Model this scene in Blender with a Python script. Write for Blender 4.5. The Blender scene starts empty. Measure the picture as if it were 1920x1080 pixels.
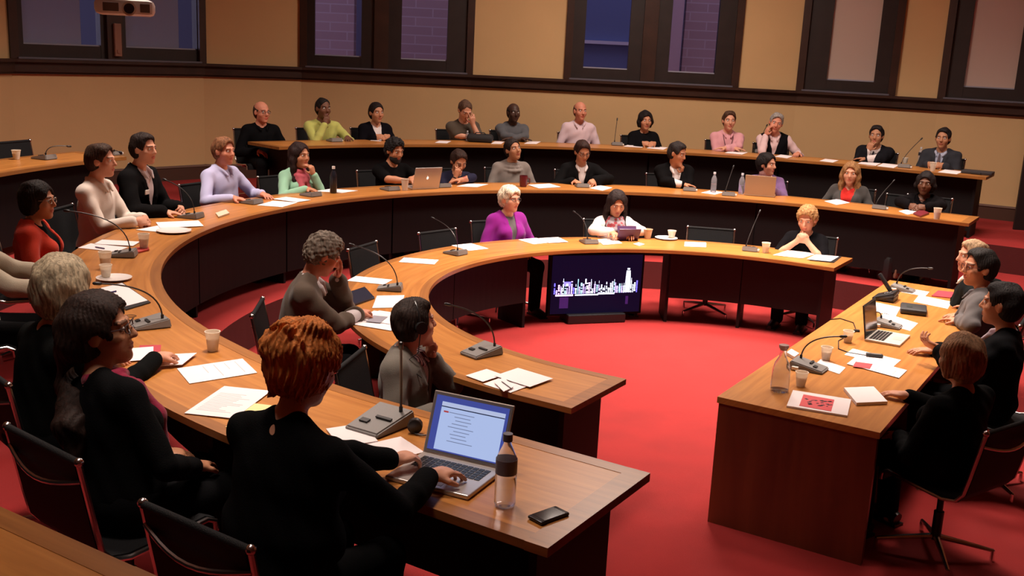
import bpy, bmesh, math, random
import numpy as np
from mathutils import Vector, Matrix
random.seed(7); RNG = np.random.default_rng(7)
scene = bpy.context.scene
COL = scene.collection
# ---------------------------------------------------------------- camera frame
F_PX, PITCH, ROLL, CAM_H = 1955.0, 0.224, 0.048, 2.536
_f = np.array([0, math.cos(PITCH), -math.sin(PITCH)]); _r = np.array([1., 0, 0]); _u = np.cross(_r, _f)
CR = math.cos(ROLL)*_r + math.sin(ROLL)*_u; CU = -math.sin(ROLL)*_r + math.cos(ROLL)*_u; CF = _f
CC = np.array([0, 0, CAM_H])
def ray(x, y):
    return ((x-960)/F_PX)*CR + ((540-y)/F_PX)*CU + CF
def at(x, y, z):
    d = ray(x, y); return CC + d*((z-CC[2])/d[2])
def on_ray_near(x, y, P):
    d = ray(x, y); d = d/np.linalg.norm(d); return CC + d*np.dot(np.asarray(P)-CC, d)
# ---------------------------------------------------------------- hall frame: rings of desks round C0, open side towards +AX
C0 = np.array([1.518, 7.681]); AX = np.array([.851, -.525]); NX = np.array([.525, .851])
Z1, Z2 = .31, .62                       # floor levels of the second and third tier
DA, DB, DC = .74, 1.05, 1.36            # desk top heights
RA, RB, RC, DW = 2.142, 3.948, 5.80, .638
def path(u):
    """u in degrees -90..90 round the arc; beyond it, metres along the straight arms (u=-90-t*10, 90+t*10)"""
    if u < -90: return C0 + AX*((-90-u)/10), -NX
    if u > 90: return C0 + AX*((u-90)/10), NX
    t = math.radians(u); return C0, -AX*math.cos(t) + NX*math.sin(t)
def pp(u, r):
    b, d = path(u); return b + d*r
def ring_r(P):
    q = np.asarray(P)[:2]-C0; a = q@AX
    return abs(q@NX) if a > 0 else np.linalg.norm(q)
def ring_dir(P):
    q = np.asarray(P)[:2]-C0; a = q@AX
    if a > 0: return NX*(1 if q@NX > 0 else -1)
    return q/np.linalg.norm(q)
def ray_ring(x, y, r):
    """point of the sight line that stands over ring radius r, far hit"""
    d = ray(x, y); last = None; res = None
    for t in np.linspace(1.5, 22, 6000):
        P = CC+t*d; e = ring_r(P)-r
        if last is not None and last*e < 0: res = P; 
        last = e
    return res
def ray_ring_first(x, y, r):
    d = ray(x, y); last = None
    for t in np.linspace(1.5, 22, 6000):
        P = CC+t*d; e = ring_r(P)-r
        if last is not None and last*e < 0: return P
        last = e
def ray_table(x, y, aval):
    d = ray(x, y); A = (CC[:2]-C0)@AX; D = d[:2]@AX
    return CC + d*((aval-A)/D)
# ---------------------------------------------------------------- materials
def mat(name, col, rough=.6, metal=0, spec=None, emis=None, estr=0, trans=0, alpha=None, sheen=0, bump=0, bscale=60, var=0, vscale=8, ior=None, coat=0):
    m = bpy.data.materials.new(name); m.use_nodes = True; nt = m.node_tree
    b = nt.nodes['Principled BSDF']
    b.inputs['Base Color'].default_value = (*col, 1); b.inputs['Roughness'].default_value = rough
    b.inputs['Metallic'].default_value = metal
    if spec is not None: b.inputs['Specular IOR Level'].default_value = spec
    if emis: b.inputs['Emission Color'].default_value = (*emis, 1); b.inputs['Emission Strength'].default_value = estr
    if trans: b.inputs['Transmission Weight'].default_value = trans
    if ior: b.inputs['IOR'].default_value = ior
    if sheen: b.inputs['Sheen Weight'].default_value = sheen
    if coat: b.inputs['Coat Weight'].default_value = coat; b.inputs['Coat Roughness'].default_value = .25
    if bump or var:
        tc = nt.nodes.new('ShaderNodeTexCoord')
    if bump:
        n = nt.nodes.new('ShaderNodeTexNoise'); n.inputs['Scale'].default_value = bscale
        nt.links.new(tc.outputs['Object'], n.inputs['Vector'])
        bp = nt.nodes.new('ShaderNodeBump'); bp.inputs['Strength'].default_value = bump; bp.inputs['Distance'].default_value = .01
        nt.links.new(n.outputs['Fac'], bp.inputs['Height']); nt.links.new(bp.outputs['Normal'], b.inputs['Normal'])
    if var:
        n2 = nt.nodes.new('ShaderNodeTexNoise'); n2.inputs['Scale'].default_value = vscale; n2.inputs['Detail'].default_value = 4
        nt.links.new(tc.outputs['Object'], n2.inputs['Vector'])
        r = nt.nodes.new('ShaderNodeValToRGB')
        c = np.array(col)
        r.color_ramp.elements[0].position = .3; r.color_ramp.elements[1].position = .7
        r.color_ramp.elements[0].color = (*np.clip(c*(1-var), 0, 1), 1); r.color_ramp.elements[1].color = (*np.clip(c*(1+var), 0, 1), 1)
        nt.links.new(n2.outputs['Fac'], r.inputs['Fac']); nt.links.new(r.outputs['Color'], b.inputs['Base Color'])
    return m
def wood(name, c1, c2, rough=.35, uv=True, sc=(1.2, 22, 1), coat=.25):
    m = bpy.data.materials.new(name); m.use_nodes = True; nt = m.node_tree; b = nt.nodes['Principled BSDF']
    tc = nt.nodes.new('ShaderNodeTexCoord'); mp = nt.nodes.new('ShaderNodeMapping'); mp.inputs['Scale'].default_value = sc
    nt.links.new(tc.outputs['UV' if uv else 'Object'], mp.inputs['Vector'])
    n = nt.nodes.new('ShaderNodeTexNoise'); n.inputs['Scale'].default_value = 1.5; n.inputs['Detail'].default_value = 8; n.inputs['Distortion'].default_value = .4
    nt.links.new(mp.outputs['Vector'], n.inputs['Vector'])
    r = nt.nodes.new('ShaderNodeValToRGB'); r.color_ramp.elements[0].position = .32; r.color_ramp.elements[1].position = .68
    r.color_ramp.elements[0].color = (*c1, 1); r.color_ramp.elements[1].color = (*c2, 1)
    nt.links.new(n.outputs['Fac'], r.inputs['Fac']); nt.links.new(r.outputs['Color'], b.inputs['Base Color'])
    b.inputs['Roughness'].default_value = rough
    b.inputs['Coat Weight'].default_value = coat; b.inputs['Coat Roughness'].default_value = .3
    return m
_mc = {}
def M(col, rough=.75, **k):
    key = (tuple(np.round(col, 4)), rough, tuple(sorted(k.items())))
    if key not in _mc: _mc[key] = mat('surface', col, rough, **k)
    return _mc[key]
# ---------------------------------------------------------------- object helpers
def link(o, parent=None):
    COL.objects.link(o)
    if parent is not None: o.parent = parent
    return o
def meshobj(name, verts, faces, mats, parent=None, smooth=False, midx=None, uvs=None, loc=None, rotz=None):
    me = bpy.data.meshes.new(name)
    verts = np.asarray(verts, dtype=np.float32).reshape(-1, 3)
    if isinstance(faces, np.ndarray) and faces.ndim == 2:
        nf, k = faces.shape
        me.vertices.add(len(verts)); me.vertices.foreach_set('co', verts.ravel())
        me.loops.add(nf*k); me.loops.foreach_set('vertex_index', faces.astype(np.int32).ravel())
        me.polygons.add(nf); me.polygons.foreach_set('loop_start', np.arange(0, nf*k, k, dtype=np.int32))
        me.update(calc_edges=True)
    else:
        me.from_pydata([tuple(map(float, v)) for v in verts], [], [tuple(int(i) for i in f) for f in faces]); me.update()
    if not isinstance(mats, (list, tuple)): mats = [mats]
    for m in mats: me.materials.append(m)
    if smooth: me.polygons.foreach_set('use_smooth', np.ones(len(me.polygons), dtype=bool))
    if midx is not None: me.polygons.foreach_set('material_index', np.asarray(midx, dtype=np.int32))
    if uvs is not None:
        l = me.uv_layers.new(name='UVMap')
        vi = np.empty(len(me.loops), dtype=np.int32); me.loops.foreach_get('vertex_index', vi)
        l.data.foreach_set('uv', np.asarray(uvs, dtype=np.float32)[vi].ravel())
    o = bpy.data.objects.new(name, me); link(o, parent)
    if loc is not None: o.location = [float(v) for v in loc]
    if rotz is not None: o.rotation_euler = (0, 0, float(rotz))
    return o
class MB:
    """collects simple shapes into one mesh"""
    def __init__(s): s.v = []; s.f = []; s.uv = []
    def add(s, vs, fs):
        b = len(s.v); s.v += [tuple(float(c) for c in v) for v in vs]; s.f += [tuple(b+i for i in f) for f in fs]; return s
    def box(s, c, h, R=None, bev=0):
        c = np.asarray(c, float); h = np.asarray(h, float); R = np.eye(3) if R is None else R
        if bev <= 0:
            vs = [c+R@(h*np.array([sx, sy, sz])) for sz in (-1, 1) for sy in (-1, 1) for sx in (-1, 1)]
            return s.add(vs, [(0, 2, 3, 1), (4, 5, 7, 6), (0, 1, 5, 4), (2, 6, 7, 3), (0, 4, 6, 2), (1, 3, 7, 5)])
        bm = bmesh.new(); bmesh.ops.create_cube(bm, size=2)
        for v in bm.verts: v.co = Vector([v.co[i]*h[i] for i in range(3)])
        bmesh.ops.bevel(bm, geom=bm.edges[:], offset=bev, segments=2, affect='EDGES', profile=.5)
        bm.verts.index_update()
        vs = [c+R@np.array(v.co) for v in bm.verts]; fs = [[v.index for v in f.verts] for f in bm.faces]; bm.free()
        return s.add(vs, fs)
    def prism(s, poly, z0, z1):
        n = len(poly); vs = [(*p[:2], z0) for p in poly]+[(*p[:2], z1) for p in poly]
        fs = [tuple(range(n))[::-1], tuple(range(n, 2*n))]+[(i, (i+1) % n, n+(i+1) % n, n+i) for i in range(n)]
        return s.add(vs, fs)
    def tube(s, pts, r, seg=8, caps=True):
        pts = [np.asarray(p, float) for p in pts]; n = len(pts)
        rs = r if isinstance(r, (list, tuple)) else [r]*n
        T = [(pts[min(i+1, n-1)]-pts[max(i-1, 0)]) for i in range(n)]; T = [t/(np.linalg.norm(t)+1e-9) for t in T]
        up = np.array([0, 0, 1.]) if abs(T[0][2]) < .9 else np.array([1., 0, 0])
        X = np.cross(T[0], up); X /= np.linalg.norm(X); vs = []
        for i in range(n):
            X = X-T[i]*np.dot(X, T[i]); X /= np.linalg.norm(X); Y = np.cross(T[i], X)
            for k in range(seg):
                a = 2*math.pi*k/seg; vs.append(pts[i]+rs[i]*(math.cos(a)*X+math.sin(a)*Y))
        fs = [(i*seg+k, i*seg+(k+1) % seg, (i+1)*seg+(k+1) % seg, (i+1)*seg+k) for i in range(n-1) for k in range(seg)]
        if caps: fs += [tuple(range(seg))[::-1], tuple((n-1)*seg+k for k in range(seg))]
        return s.add(vs, fs)
    def lathe(s, prof, c=(0, 0, 0), seg=20, caps=True):
        c = np.asarray(c, float); n = len(prof); vs = [c+np.array([r*math.cos(2*math.pi*k/seg), r*math.sin(2*math.pi*k/seg), z]) for r, z in prof for k in range(seg)]
        fs = [(i*seg+k, i*seg+(k+1) % seg, (i+1)*seg+(k+1) % seg, (i+1)*seg+k) for i in range(n-1) for k in range(seg)]
        if caps: fs += [tuple(range(seg))[::-1], tuple((n-1)*seg+k for k in range(seg))]
        return s.add(vs, fs)
    def ball(s, c, r, seg=12, rings=8):
        r = np.array([r]*3 if np.isscalar(r) else r); c = np.asarray(c, float); vs = []; 
        for i in range(1, rings):
            t = math.pi*i/rings
            for k in range(seg):
                a = 2*math.pi*k/seg; vs.append(c+r*np.array([math.sin(t)*math.cos(a), math.sin(t)*math.sin(a), math.cos(t)]))
        vs += [c+r*np.array([0, 0, 1]), c-r*np.array([0, 0, 1])]; N = len(vs)
        fs = [(i*seg+k, (i+1)*seg+k, (i+1)*seg+(k+1) % seg, i*seg+(k+1) % seg) for i in range(rings-2) for k in range(seg)]
        fs += [(N-2, k, (k+1) % seg) for k in range(seg)]+[(N-1, (rings-2)*seg+(k+1) % seg, (rings-2)*seg+k) for k in range(seg)]
        return s.add(vs, fs)
    def build(s, name, m, parent=None, smooth=False, loc=None, rotz=None):
        o = meshobj(name, s.v, s.f, m, parent, False, loc=loc, rotz=rotz)
        if smooth:
            o.data.polygons.foreach_set('use_smooth', [True]*len(o.data.polygons))
            try: o.data.set_sharp_from_angle(angle=math.radians(40))
            except Exception: pass
        return o
def empty(name, label, cat, loc=(0, 0, 0), rotz=0, group=None):
    o = bpy.data.objects.new(name, None); link(o); o.location = [float(v) for v in loc]; o.rotation_euler = (0, 0, float(rotz))
    o.empty_display_size = .1
    return tag(o, label, cat, group)
def tag(o, label, cat, group=None):
    o['label'] = label; o['category'] = cat
    if group: o['group'] = group
    return o
def struct(o): o['kind'] = 'structure'; return o
def copy_tree(o, parent=None):
    c = o.copy(); COL.objects.link(c)
    if parent is not None: c.parent = parent
    for ch in list(o.children): copy_tree(ch, c)
    return c
def rotz_of(d): return math.atan2(-d[0], d[1])      # yaw that turns +Y to d
def Rz(a): c, s = math.cos(a), math.sin(a); return np.array([[c, -s, 0], [s, c, 0], [0, 0, 1.]])
def Rx(a): c, s = math.cos(a), math.sin(a); return np.array([[1., 0, 0], [0, c, -s], [0, s, c]])
def Ry(a): c, s = math.cos(a), math.sin(a); return np.array([[c, 0, s], [0, 1., 0], [-s, 0, c]])
# ---------------------------------------------------------------- smooth bodies: blended volumes turned into one surface
class Vol:
    def __init__(s): s.ops = []
    def rc(s, a, b, ra, rb=None, k=.02, mode=0):
        rb = ra if rb is None else rb; a = np.asarray(a, float); b = np.asarray(b, float); m = max(ra, rb)
        s.ops.append(('rc', mode, k, np.minimum(a, b)-m, np.maximum(a, b)+m, (a, b, ra, rb))); return s
    def chain(s, pts, rs, k=.02, mode=0):
        if np.isscalar(rs): rs = [rs]*len(pts)
        for i in range(len(pts)-1): s.rc(pts[i], pts[i+1], rs[i], rs[i+1], k, mode)
        return s
    def el(s, c, r, R=None, k=.02, mode=0):
        c = np.asarray(c, float); r = np.asarray(r, float); R = np.eye(3) if R is None else R; e = np.sqrt(((R*r)**2).sum(1))
        s.ops.append(('el', mode, k, c-e, c+e, (c, r, R))); return s
    def fn(s, lo, hi, f, k=.005, mode=1): s.ops.append(('fn', mode, k, np.asarray(lo, float), np.asarray(hi, float), f)); return s
    def build(s, name, mats, res, parent=None, midx_fn=None):
        lo = np.min([o[3] for o in s.ops if o[1] == 0], axis=0)-3*res; hi = np.max([o[4] for o in s.ops if o[1] == 0], axis=0)+3*res
        n = np.ceil((hi-lo)/res).astype(int)+1
        D = np.full(n, .2, dtype=np.float32)
        ax = [(lo[i]+res*np.arange(n[i])).astype(np.float32) for i in range(3)]
        for kind, mode, k, l, h, a in s.ops:
            mg = k+2.5*res
            i0 = np.clip(np.floor((l-mg-lo)/res).astype(int), 0, n); i1 = np.clip(np.ceil((h+mg-lo)/res).astype(int)+1, 0, n)
            if (i1 <= i0).any(): continue
            sl = tuple(slice(i0[i], i1[i]) for i in range(3))
            X = ax[0][sl[0]][:, None, None]; Y = ax[1][sl[1]][None, :, None]; Z = ax[2][sl[2]][None, None, :]
            if kind == 'rc':
                A, B, ra, rb = a; d = (B-A); L2 = float(d@d)+1e-12
                px, py, pz = X-A[0], Y-A[1], Z-A[2]
                t = np.clip((px*d[0]+py*d[1]+pz*d[2])/L2, 0, 1)
                v = np.sqrt((px-t*d[0])**2+(py-t*d[1])**2+(pz-t*d[2])**2)-(ra+(rb-ra)*t)
            elif kind == 'el':
                c, r, R = a; px, py, pz = X-c[0], Y-c[1], Z-c[2]
                q = [(px*R[0, j]+py*R[1, j]+pz*R[2, j])/r[j] for j in range(3)]
                k0 = np.sqrt(q[0]**2+q[1]**2+q[2]**2); k1 = np.sqrt((q[0]/r[0])**2+(q[1]/r[1])**2+(q[2]/r[2])**2)+1e-6
                v = k0*(k0-1)/k1
            else: v = a(X, Y, Z)+np.zeros((X.shape[0], Y.shape[1], Z.shape[2]), dtype=np.float32)
            cur = D[sl]
            if mode == 0:
                if k > 0: hh = np.maximum(k-np.abs(cur-v), 0)/k; D[sl] = np.minimum(cur, v)-hh*hh*k*.25
                else: D[sl] = np.minimum(cur, v)
            elif mode == 1:
                v = -v
                if k > 0: hh = np.maximum(k-np.abs(cur-v), 0)/k; D[sl] = np.maximum(cur, v)+hh*hh*k*.25
                else: D[sl] = np.maximum(cur, v)
            else: D[sl] = cur+v
        V, Fc = nets(D); V = V*res+lo
        mi = midx_fn(V[Fc].mean(1)) if midx_fn is not None and len(Fc) else None
        return meshobj(name, V, Fc, mats, parent, True, mi)
def nets(D):
    S = D < 0; nx, ny, nz = D.shape
    c = np.zeros((nx-1, ny-1, nz-1), dtype=np.uint8)
    for i in (0, 1):
        for j in (0, 1):
            for k in (0, 1): c += S[i:nx-1+i, j:ny-1+j, k:nz-1+k]
    act = (c > 0) & (c < 8); I, J, K = np.nonzero(act); N = len(I)
    idx = np.full(c.shape, -1, dtype=np.int32); idx[I, J, K] = np.arange(N)
    co = [(i, j, k) for i in (0, 1) for j in (0, 1) for k in (0, 1)]
    vals = {q: D[I+q[0], J+q[1], K+q[2]] for q in co}
    P = np.zeros((N, 3)); W = np.zeros(N)
    for q in co:
        for axn in range(3):
            if q[axn] == 0:
                q2 = list(q); q2[axn] = 1; q2 = tuple(q2); a = vals[q]; b = vals[q2]; m = (a < 0) != (b < 0)
                t = np.where(m, a/(a-b+1e-12*(a == b)), 0)
                for d in range(3): P[:, d] += np.where(m, (t if d == axn else q[d]), 0)
                W += m
    P /= np.maximum(W, 1)[:, None]; P += np.stack([I, J, K], 1)
    Fs = []
    for axn in range(3):
        s0 = [slice(None)]*3; s1 = [slice(None)]*3; s0[axn] = slice(0, -1); s1[axn] = slice(1, None)
        a = S[tuple(s0)]; b = S[tuple(s1)]; ch = a != b
        o1, o2 = [(1, 2), (2, 0), (0, 1)][axn]
        i = list(np.nonzero(ch)); ok = (i[o1] > 0) & (i[o2] > 0) & (i[o1] < D.shape[o1]-1) & (i[o2] < D.shape[o2]-1)
        i = [q[ok] for q in i]; flip = ~a[tuple(i)]
        def g(d1, d2):
            r = [q.copy() for q in i]; r[o1] = r[o1]-d1; r[o2] = r[o2]-d2; return idx[tuple(r)]
        q = np.stack([g(1, 1), g(0, 1), g(0, 0), g(1, 0)], 1); q[flip] = q[flip][:, ::-1]; Fs.append(q)
    Fc = np.concatenate(Fs); Fc = Fc[(Fc >= 0).all(1)]
    return P, Fc
# ---------------------------------------------------------------- people
SKIN = dict(fair=(.62, .30, .19), tan=(.50, .22, .12), olive=(.42, .19, .10), brown=(.16, .065, .035), dark=(.055, .024, .015), ruddy=(.60, .24, .15))
def nrm(v): v = np.asarray(v, float); return v/(np.linalg.norm(v)+1e-9)
def ik(S, W, u, f, pole):
    S = np.asarray(S, float); W = np.asarray(W, float); d = W-S; L = np.linalg.norm(d); mx = (u+f)*.995
    if L > mx: W = S+d/L*mx; L = mx
    if L < abs(u-f)+.02: W = S+nrm(d)*(abs(u-f)+.02); L = abs(u-f)+.02
    a = (u*u-f*f+L*L)/(2*L); h = math.sqrt(max(u*u-a*a, 0)); ax = nrm(W-S); p = np.asarray(pole, float)-S; p = p-ax*np.dot(p, ax)
    return S+ax*a+nrm(p)*h, W
def hand(V, W, f, n, side, curl=.35, s=1.0, spread=1.0, rmin=.0078):
    """palm + five fingers; W wrist, f finger direction, n palm normal (towards which fingers bend), side +1 when the thumb is on cross(f,n)"""
    f = nrm(f); n = nrm(n-f*np.dot(n, f)); sd = np.cross(f, n)*side
    R = np.stack([sd, f, n], 1)
    V.rc(W-f*.01, W+f*.03, .026*s, .024*s, .015)
    V.el(W+f*.05*s, (.041*s, .050*s, .0165*s), R, .012)
    V.rc(W+f*.062*s+sd*.026*s, W+f*.085*s+sd*.022*s, .0115*s, .0095*s, .008)
    for i, (o, L) in enumerate(((.0305, .072), (.0105, .080), (-.0100, .074), (-.0295, .058))):
        b = W+f*(.086-.004*abs(i-1))*s+sd*o*s; dr = nrm(f+sd*(o*2.2*spread)); c = 0; p = b; r = max(.0090*s, rmin)
        cc = curl*(1+.16*(i-1)); V.rc(b-f*.03*s-sd*o*.1, b, r*1.05, r, .010)
        for j, q in enumerate((.46, .30, .24)):
            c += cc*(1.0 if j < 2 else .7); dd = dr*math.cos(c)+n*math.sin(c); e = p+dd*L*q*s; r2 = max(r*.92, rmin*.9); V.rc(p, e, r, r2, .003); p = e; r = r2
    b = W+f*.022*s+sd*.028*s; d1 = nrm(f*.62+sd*.72+n*(.25+curl*.3)); d2 = nrm(f*.9+sd*.28+n*(.3+curl*.5))
    V.rc(b-sd*.012, b+d1*.040*s, .0145*s, .0115*s, .012); V.rc(b+d1*.040*s, b+d1*.040*s+d2*.034*s, .0112*s, .0090*s, .003)
DESK_E = {}
def person(label, short, px, py, place, look, skin='fair', hair='short', hcol=(.03, .015, .008), top=None, jacket=None, trousers=(.012, .012, .014),
           L=('desk',), R=('desk',), lean=0.0, side=0.0, yaw=0.0, pitch=0, tilt=0, lyaw=None, female=False, fat=1.0, res=.0085, hs=1.06, wide=1.0, extras=(), group=None, chair=True, depth=None, zlift=0):
    """place=('ring', radius, floor, desk_outer_radius) or ('table', a, floor)"""
    if place[0] == 'ring':
        P = ray_ring(px, py, place[1]) if place[-1] != 'near' else ray_ring_first(px, py, place[1])
        fdir = -ring_dir(P); edge0 = place[1]-place[3]
    else:
        P = at(px, py, place[1]); fdir = -AX; edge0 = (P[:2]-C0)@AX-1.73
    floor = place[2]; HP = P.copy(); bz = rotz_of(fdir)+math.radians(yaw)
    hipz = .50+zlift; zh = HP[2]-floor-hipz
    # local frame: origin on the floor under the hips
    Lt = None
    head_off = np.array([side, lean+.03, 0]); R0 = Rz(bz)
    org = HP.copy(); org[2] = floor; org[:2] -= (R0@head_off)[:2]
    H = np.array([side, lean+.03, HP[2]-floor]); hip = np.array([0, 0, hipz])
    edge = edge0+lean*0+.03+lean   # distance from hips to the desk's outer edge along +Y, seen along the facing direction
    deskz = .74
    sW = (.93 if female else 1.04)*wide
    root = empty('person', label, 'person', org, bz, group)
    # torso frame
    dist = math.hypot(zh, lean*.8+.0001); s = float(np.clip(zh/.66, .70, 1.12)); 
    neckb = hip+np.array([side*.72, lean*.80-.005, (zh-.15*hs)]); T = neckb-hip; Ln = np.linalg.norm(T); up = T/Ln
    rt = nrm(np.array([1., 0, 0])-up*up[0]); fw = np.cross(up, rt); TR = np.stack([rt, fw, up], 1); k = Ln/.50
    if k < .85: k = .85
    def t(x, y, z): return hip+TR@np.array([x*sW, y, z*(Ln/.50)])
    # head frame
    if look is None: ly = 0.0
    elif np.isscalar(look): ly = math.radians(look)
    else:
        dv = np.asarray(look, float)[:2]-HP[:2]; ly = rotz_of(dv)-bz; ly = (ly+math.pi) % (2*math.pi)-math.pi
        ly = max(-1.35, min(1.35, ly))
    HR = Rz(ly)@Rx(-math.radians(pitch))@Ry(math.radians(tilt))
    def h(x, y, z): return H+HR@(np.array([x, y, z])*hs)
    hd = lambda x, y, z: HR@np.array([x, y, z])
    # ---- targets
    shl, shr = t(-.165, -.01, .435), t(.165, -.01, .435); ua, fa = .285*min(1.02, sW+.02), .25
    def target(spec, sg):
        kd = spec[0]; dz = deskz+.035
        if kd == 'desk': W = np.array([sg*(.20 if len(spec) < 2 else spec[1]), edge+.07+(spec[2] if len(spec) > 2 else 0), dz]); f = nrm((-sg*.35, 1, -.03)); n = np.array([0, 0, -1.]); return W, f, n, np.array([sg*.5, edge-.1, .55]), .25
        if kd == 'clasp': W = np.array([sg*.085, edge+.10, dz+.015]); f = nrm((-sg*.75, .65, 0)); n = nrm((-sg*.55, -.45, -.6)); return W, f, n, np.array([sg*.34, edge-.12, .45]), .75
        if kd == 'fold': W = np.array([-sg*.05, edge+(.06 if sg > 0 else .10), dz+.01]); f = nrm((-sg, .1, 0)); n = np.array([0, 0, -1.]); return W, f, n, np.array([sg*.36, edge-.10, .45]), .2
        if kd == 'type': W = np.array([sg*.085, edge+.10+(spec[1] if len(spec) > 1 else 0), dz+.035]); f = nrm((-sg*.1, 1, -.12)); n = np.array([0, 0, -1.]); return W, f, n, np.array([sg*.45, edge-.15, .5]), .42
        if kd == 'write': W = np.array([sg*(.10 if len(spec) < 2 else spec[1]), edge+.14, dz+.02]); f = nrm((-sg*.5, .8, -.15)); n = nrm((-sg*.5, 0, -.8)); return W, f, n, np.array([sg*.5, edge-.02, .6]), .85
        if kd == 'lap': W = np.array([sg*.11, min(.22, edge+.3), .62]); f = nrm((-sg*.5, .8, -.15)); n = np.array([0, 0, -1.]); return W, f, n, np.array([sg*.6, -.25, .55]), .35
        if kd == 'chin': W = h(sg*.045, .085, -.205); f = nrm(hd(-sg*.25, .25, 1)); n = nrm(hd(-sg*.3, -1, .1)); return W, f, n, np.array([sg*.22, edge+.16, .5]), .9
        if kd == 'mouth': W = h(sg*.055, .13, -.17); f = nrm(hd(-sg*.35, .0, 1)); n = nrm(hd(-sg*.2, -1, 0)); return W, f, n, np.array([sg*.22, edge+.16, .5]), .75
        if kd == 'cheek': W = h(sg*.085, .06, -.17); f = nrm(hd(sg*.0, .05, 1)); n = nrm(hd(-sg*1, -.4, 0)); return W, f, n, np.array([sg*.25, edge+.14, .5]), .35
        if kd == 'brow': W = h(sg*.075, .155, -.09); f = nrm(hd(-sg*.25, -.25, 1)); n = nrm(hd(-sg*.1, -1, 0)); return W, f, n, np.array([sg*.26, edge+.20, .5]), .35
        if kd == 'hands': W = h(sg*.05, .13, -.17); f = nrm(hd(-sg*.55, .05, .8)); n = nrm(hd(-sg*.6, -.8, 0)); return W, f, n, np.array([sg*.45, edge+.10, .5]), .8
        if kd == 'at':      # world wrist point, world finger dir, world palm normal, world pole
            inv = R0.T; W = inv@(np.asarray(spec[1])-org); f = inv@np.asarray(spec[2], float); n = inv@np.asarray(spec[3], float)
            pole = inv@(np.asarray(spec[4], float)-org) if len(spec) > 4 and spec[4] is not None else np.array([sg*.5, edge-.1, .5]); return W, f, n, pole, (spec[5] if len(spec) > 5 else .35)
    arms = []
    for S, spec, sg in ((shl, L, -1), (shr, R, 1)):
        W, f, n, pole, cu = target(spec, sg); E, W = ik(S, W, ua, fa, pole)
        if kd_on_desk(spec[0]) and E[2] < .74 and E[1] > edge-.03: E[2] = .76+.045
        arms.append((S, E, W, f, n, sg, cu))
    def torso(V, o=0, legs=True, waist=True, base_k=.05):
        V.el(t(0, -.005, .05), ((.165*sW+o)*1., .118*fat+o, .12+o), TR, base_k)
        V.el(t(0, .006, .18), (.145*sW*fat+o, .108*fat+o, .14+o), TR, base_k)
        V.el(t(0, -.005, .33), (.165*sW+o, .112+o, .16*k+o), TR, base_k)
        V.rc(t(-.145, -.015, .432), t(.145, -.015, .432), .052+o, .052+o, .05)
        for g in (-1, 1): V.rc(t(g*.125, -.02, .445), t(g*.035, -.022, .495), .040+o, .042+o, .03)
        if female:
            for g in (-1, 1): V.el(t(g*.075, .085, .31), (.062+o, .055+o, .062+o), TR, .035)
    def arm(V, a, o=0, upto=1.0, kk=.02, cuff=0):
        S, E, W, f, n, sg, cu = a; q = .9 if female else 1.0
        V.rc(S, E, .050*q+o, .041*q+o, .035)
        if upto > 0:
            e2 = E+(W-E)*upto
            V.rc(E, E+(e2-E)*.4, .041*q+o, .040*q+o, .012); V.rc(E+(e2-E)*.4, e2, .040*q+o, (.028 if upto > .9 else .034)*q+o+cuff, .012)
    def legs(V, o=0, to_foot=True):
        for g in (-1, 1):
            hj = hip+np.array([g*.09, .0, .0]); kn = np.array([g*.12, .40, .49]); an = np.array([g*.12, .38, .09])
            V.rc(hj, kn, .082+o, .058+o, .05); V.rc(kn, an, .056+o, .038+o+.01*(o > 0), .02)
            if to_foot: V.rc(an, np.array([g*.125, .36, .05]), .036, .036, .02); V.rc(np.array([g*.125, .36, .045]), np.array([g*.14, .52, .03]), .036, .026, .02)
    # ---- body (one continuous surface)
    B = Vol(); torso(B); legs(B)
    B.rc(t(0, -.02, .47), h(0, -.022, -.055), .056*(.86 if female else 1), .052*(.86 if female else 1), .035)
    for a in arms:
        arm(B, a); hand(B, a[2], a[3], a[4], -a[5] if True else 1, a[6], .94 if female else 1.02, rmin=max(.0072, res*.95))
    B.el(h(0, -.014, .032), np.array([.074, .094, .088])*hs, HR, .02); B.el(h(0, .022, -.030), np.array([.061, .068, .084])*hs, HR, .03)
    B.el(h(0, .060, -.092), np.array([.026, .026, .021])*hs, HR, .025)
    for g in (-1, 1):
        B.el(h(g*.042, .050, -.022), np.array([.022, .028, .024])*hs, HR, .02)          # cheeks
        B.el(h(g*.033, .098, .012), np.array([.017, .020, .012])*hs, HR, .012, 1)         # sockets
        B.rc(h(g*.012, .086, .030), h(g*.048, .074, .030), .008*hs, .007*hs, .012)        # brow ridge
        er = HR@Rz(g*.35); B.el(h(g*.078, -.006, -.002), np.array([.009, .020, .031])*hs, er, .006)   # ears
        B.rc(h(g*.009, .092, -.026), h(g*.012, .088, -.028), .0085*hs, .007*hs, .006)
    B.rc(h(0, .082, .020), h(0, .104, -.022), .0085*hs, .0115*hs, .010)
    for g in ((-1, 1) if res < .0075 else ()):
        B.rc(h(g*.021, .0800, .0215), h(g*.043, .0760, .0205), .0046*hs, .0044*hs, .004); B.rc(h(g*.022, .0795, -.0005), h(g*.042, .0755, .0), .0042*hs, .0042*hs, .004)
    B.el(h(0, .085, -.052), np.array([.023, .010, .0065])*hs, HR, .005); B.el(h(0, .083, -.064), np.array([.019, .010, .0075])*hs, HR, .005)
    sk = SKIN[skin]
    skm = M(sk, .55, spec=.35, bump=.08, bscale=120); lip = M(tuple(np.array(sk)*np.array([.80, .45, .50])), .5); brow = M(tuple(np.array(hcol)*.45+np.array(sk)*.28), .8)
    iHR = HR.T
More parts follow.
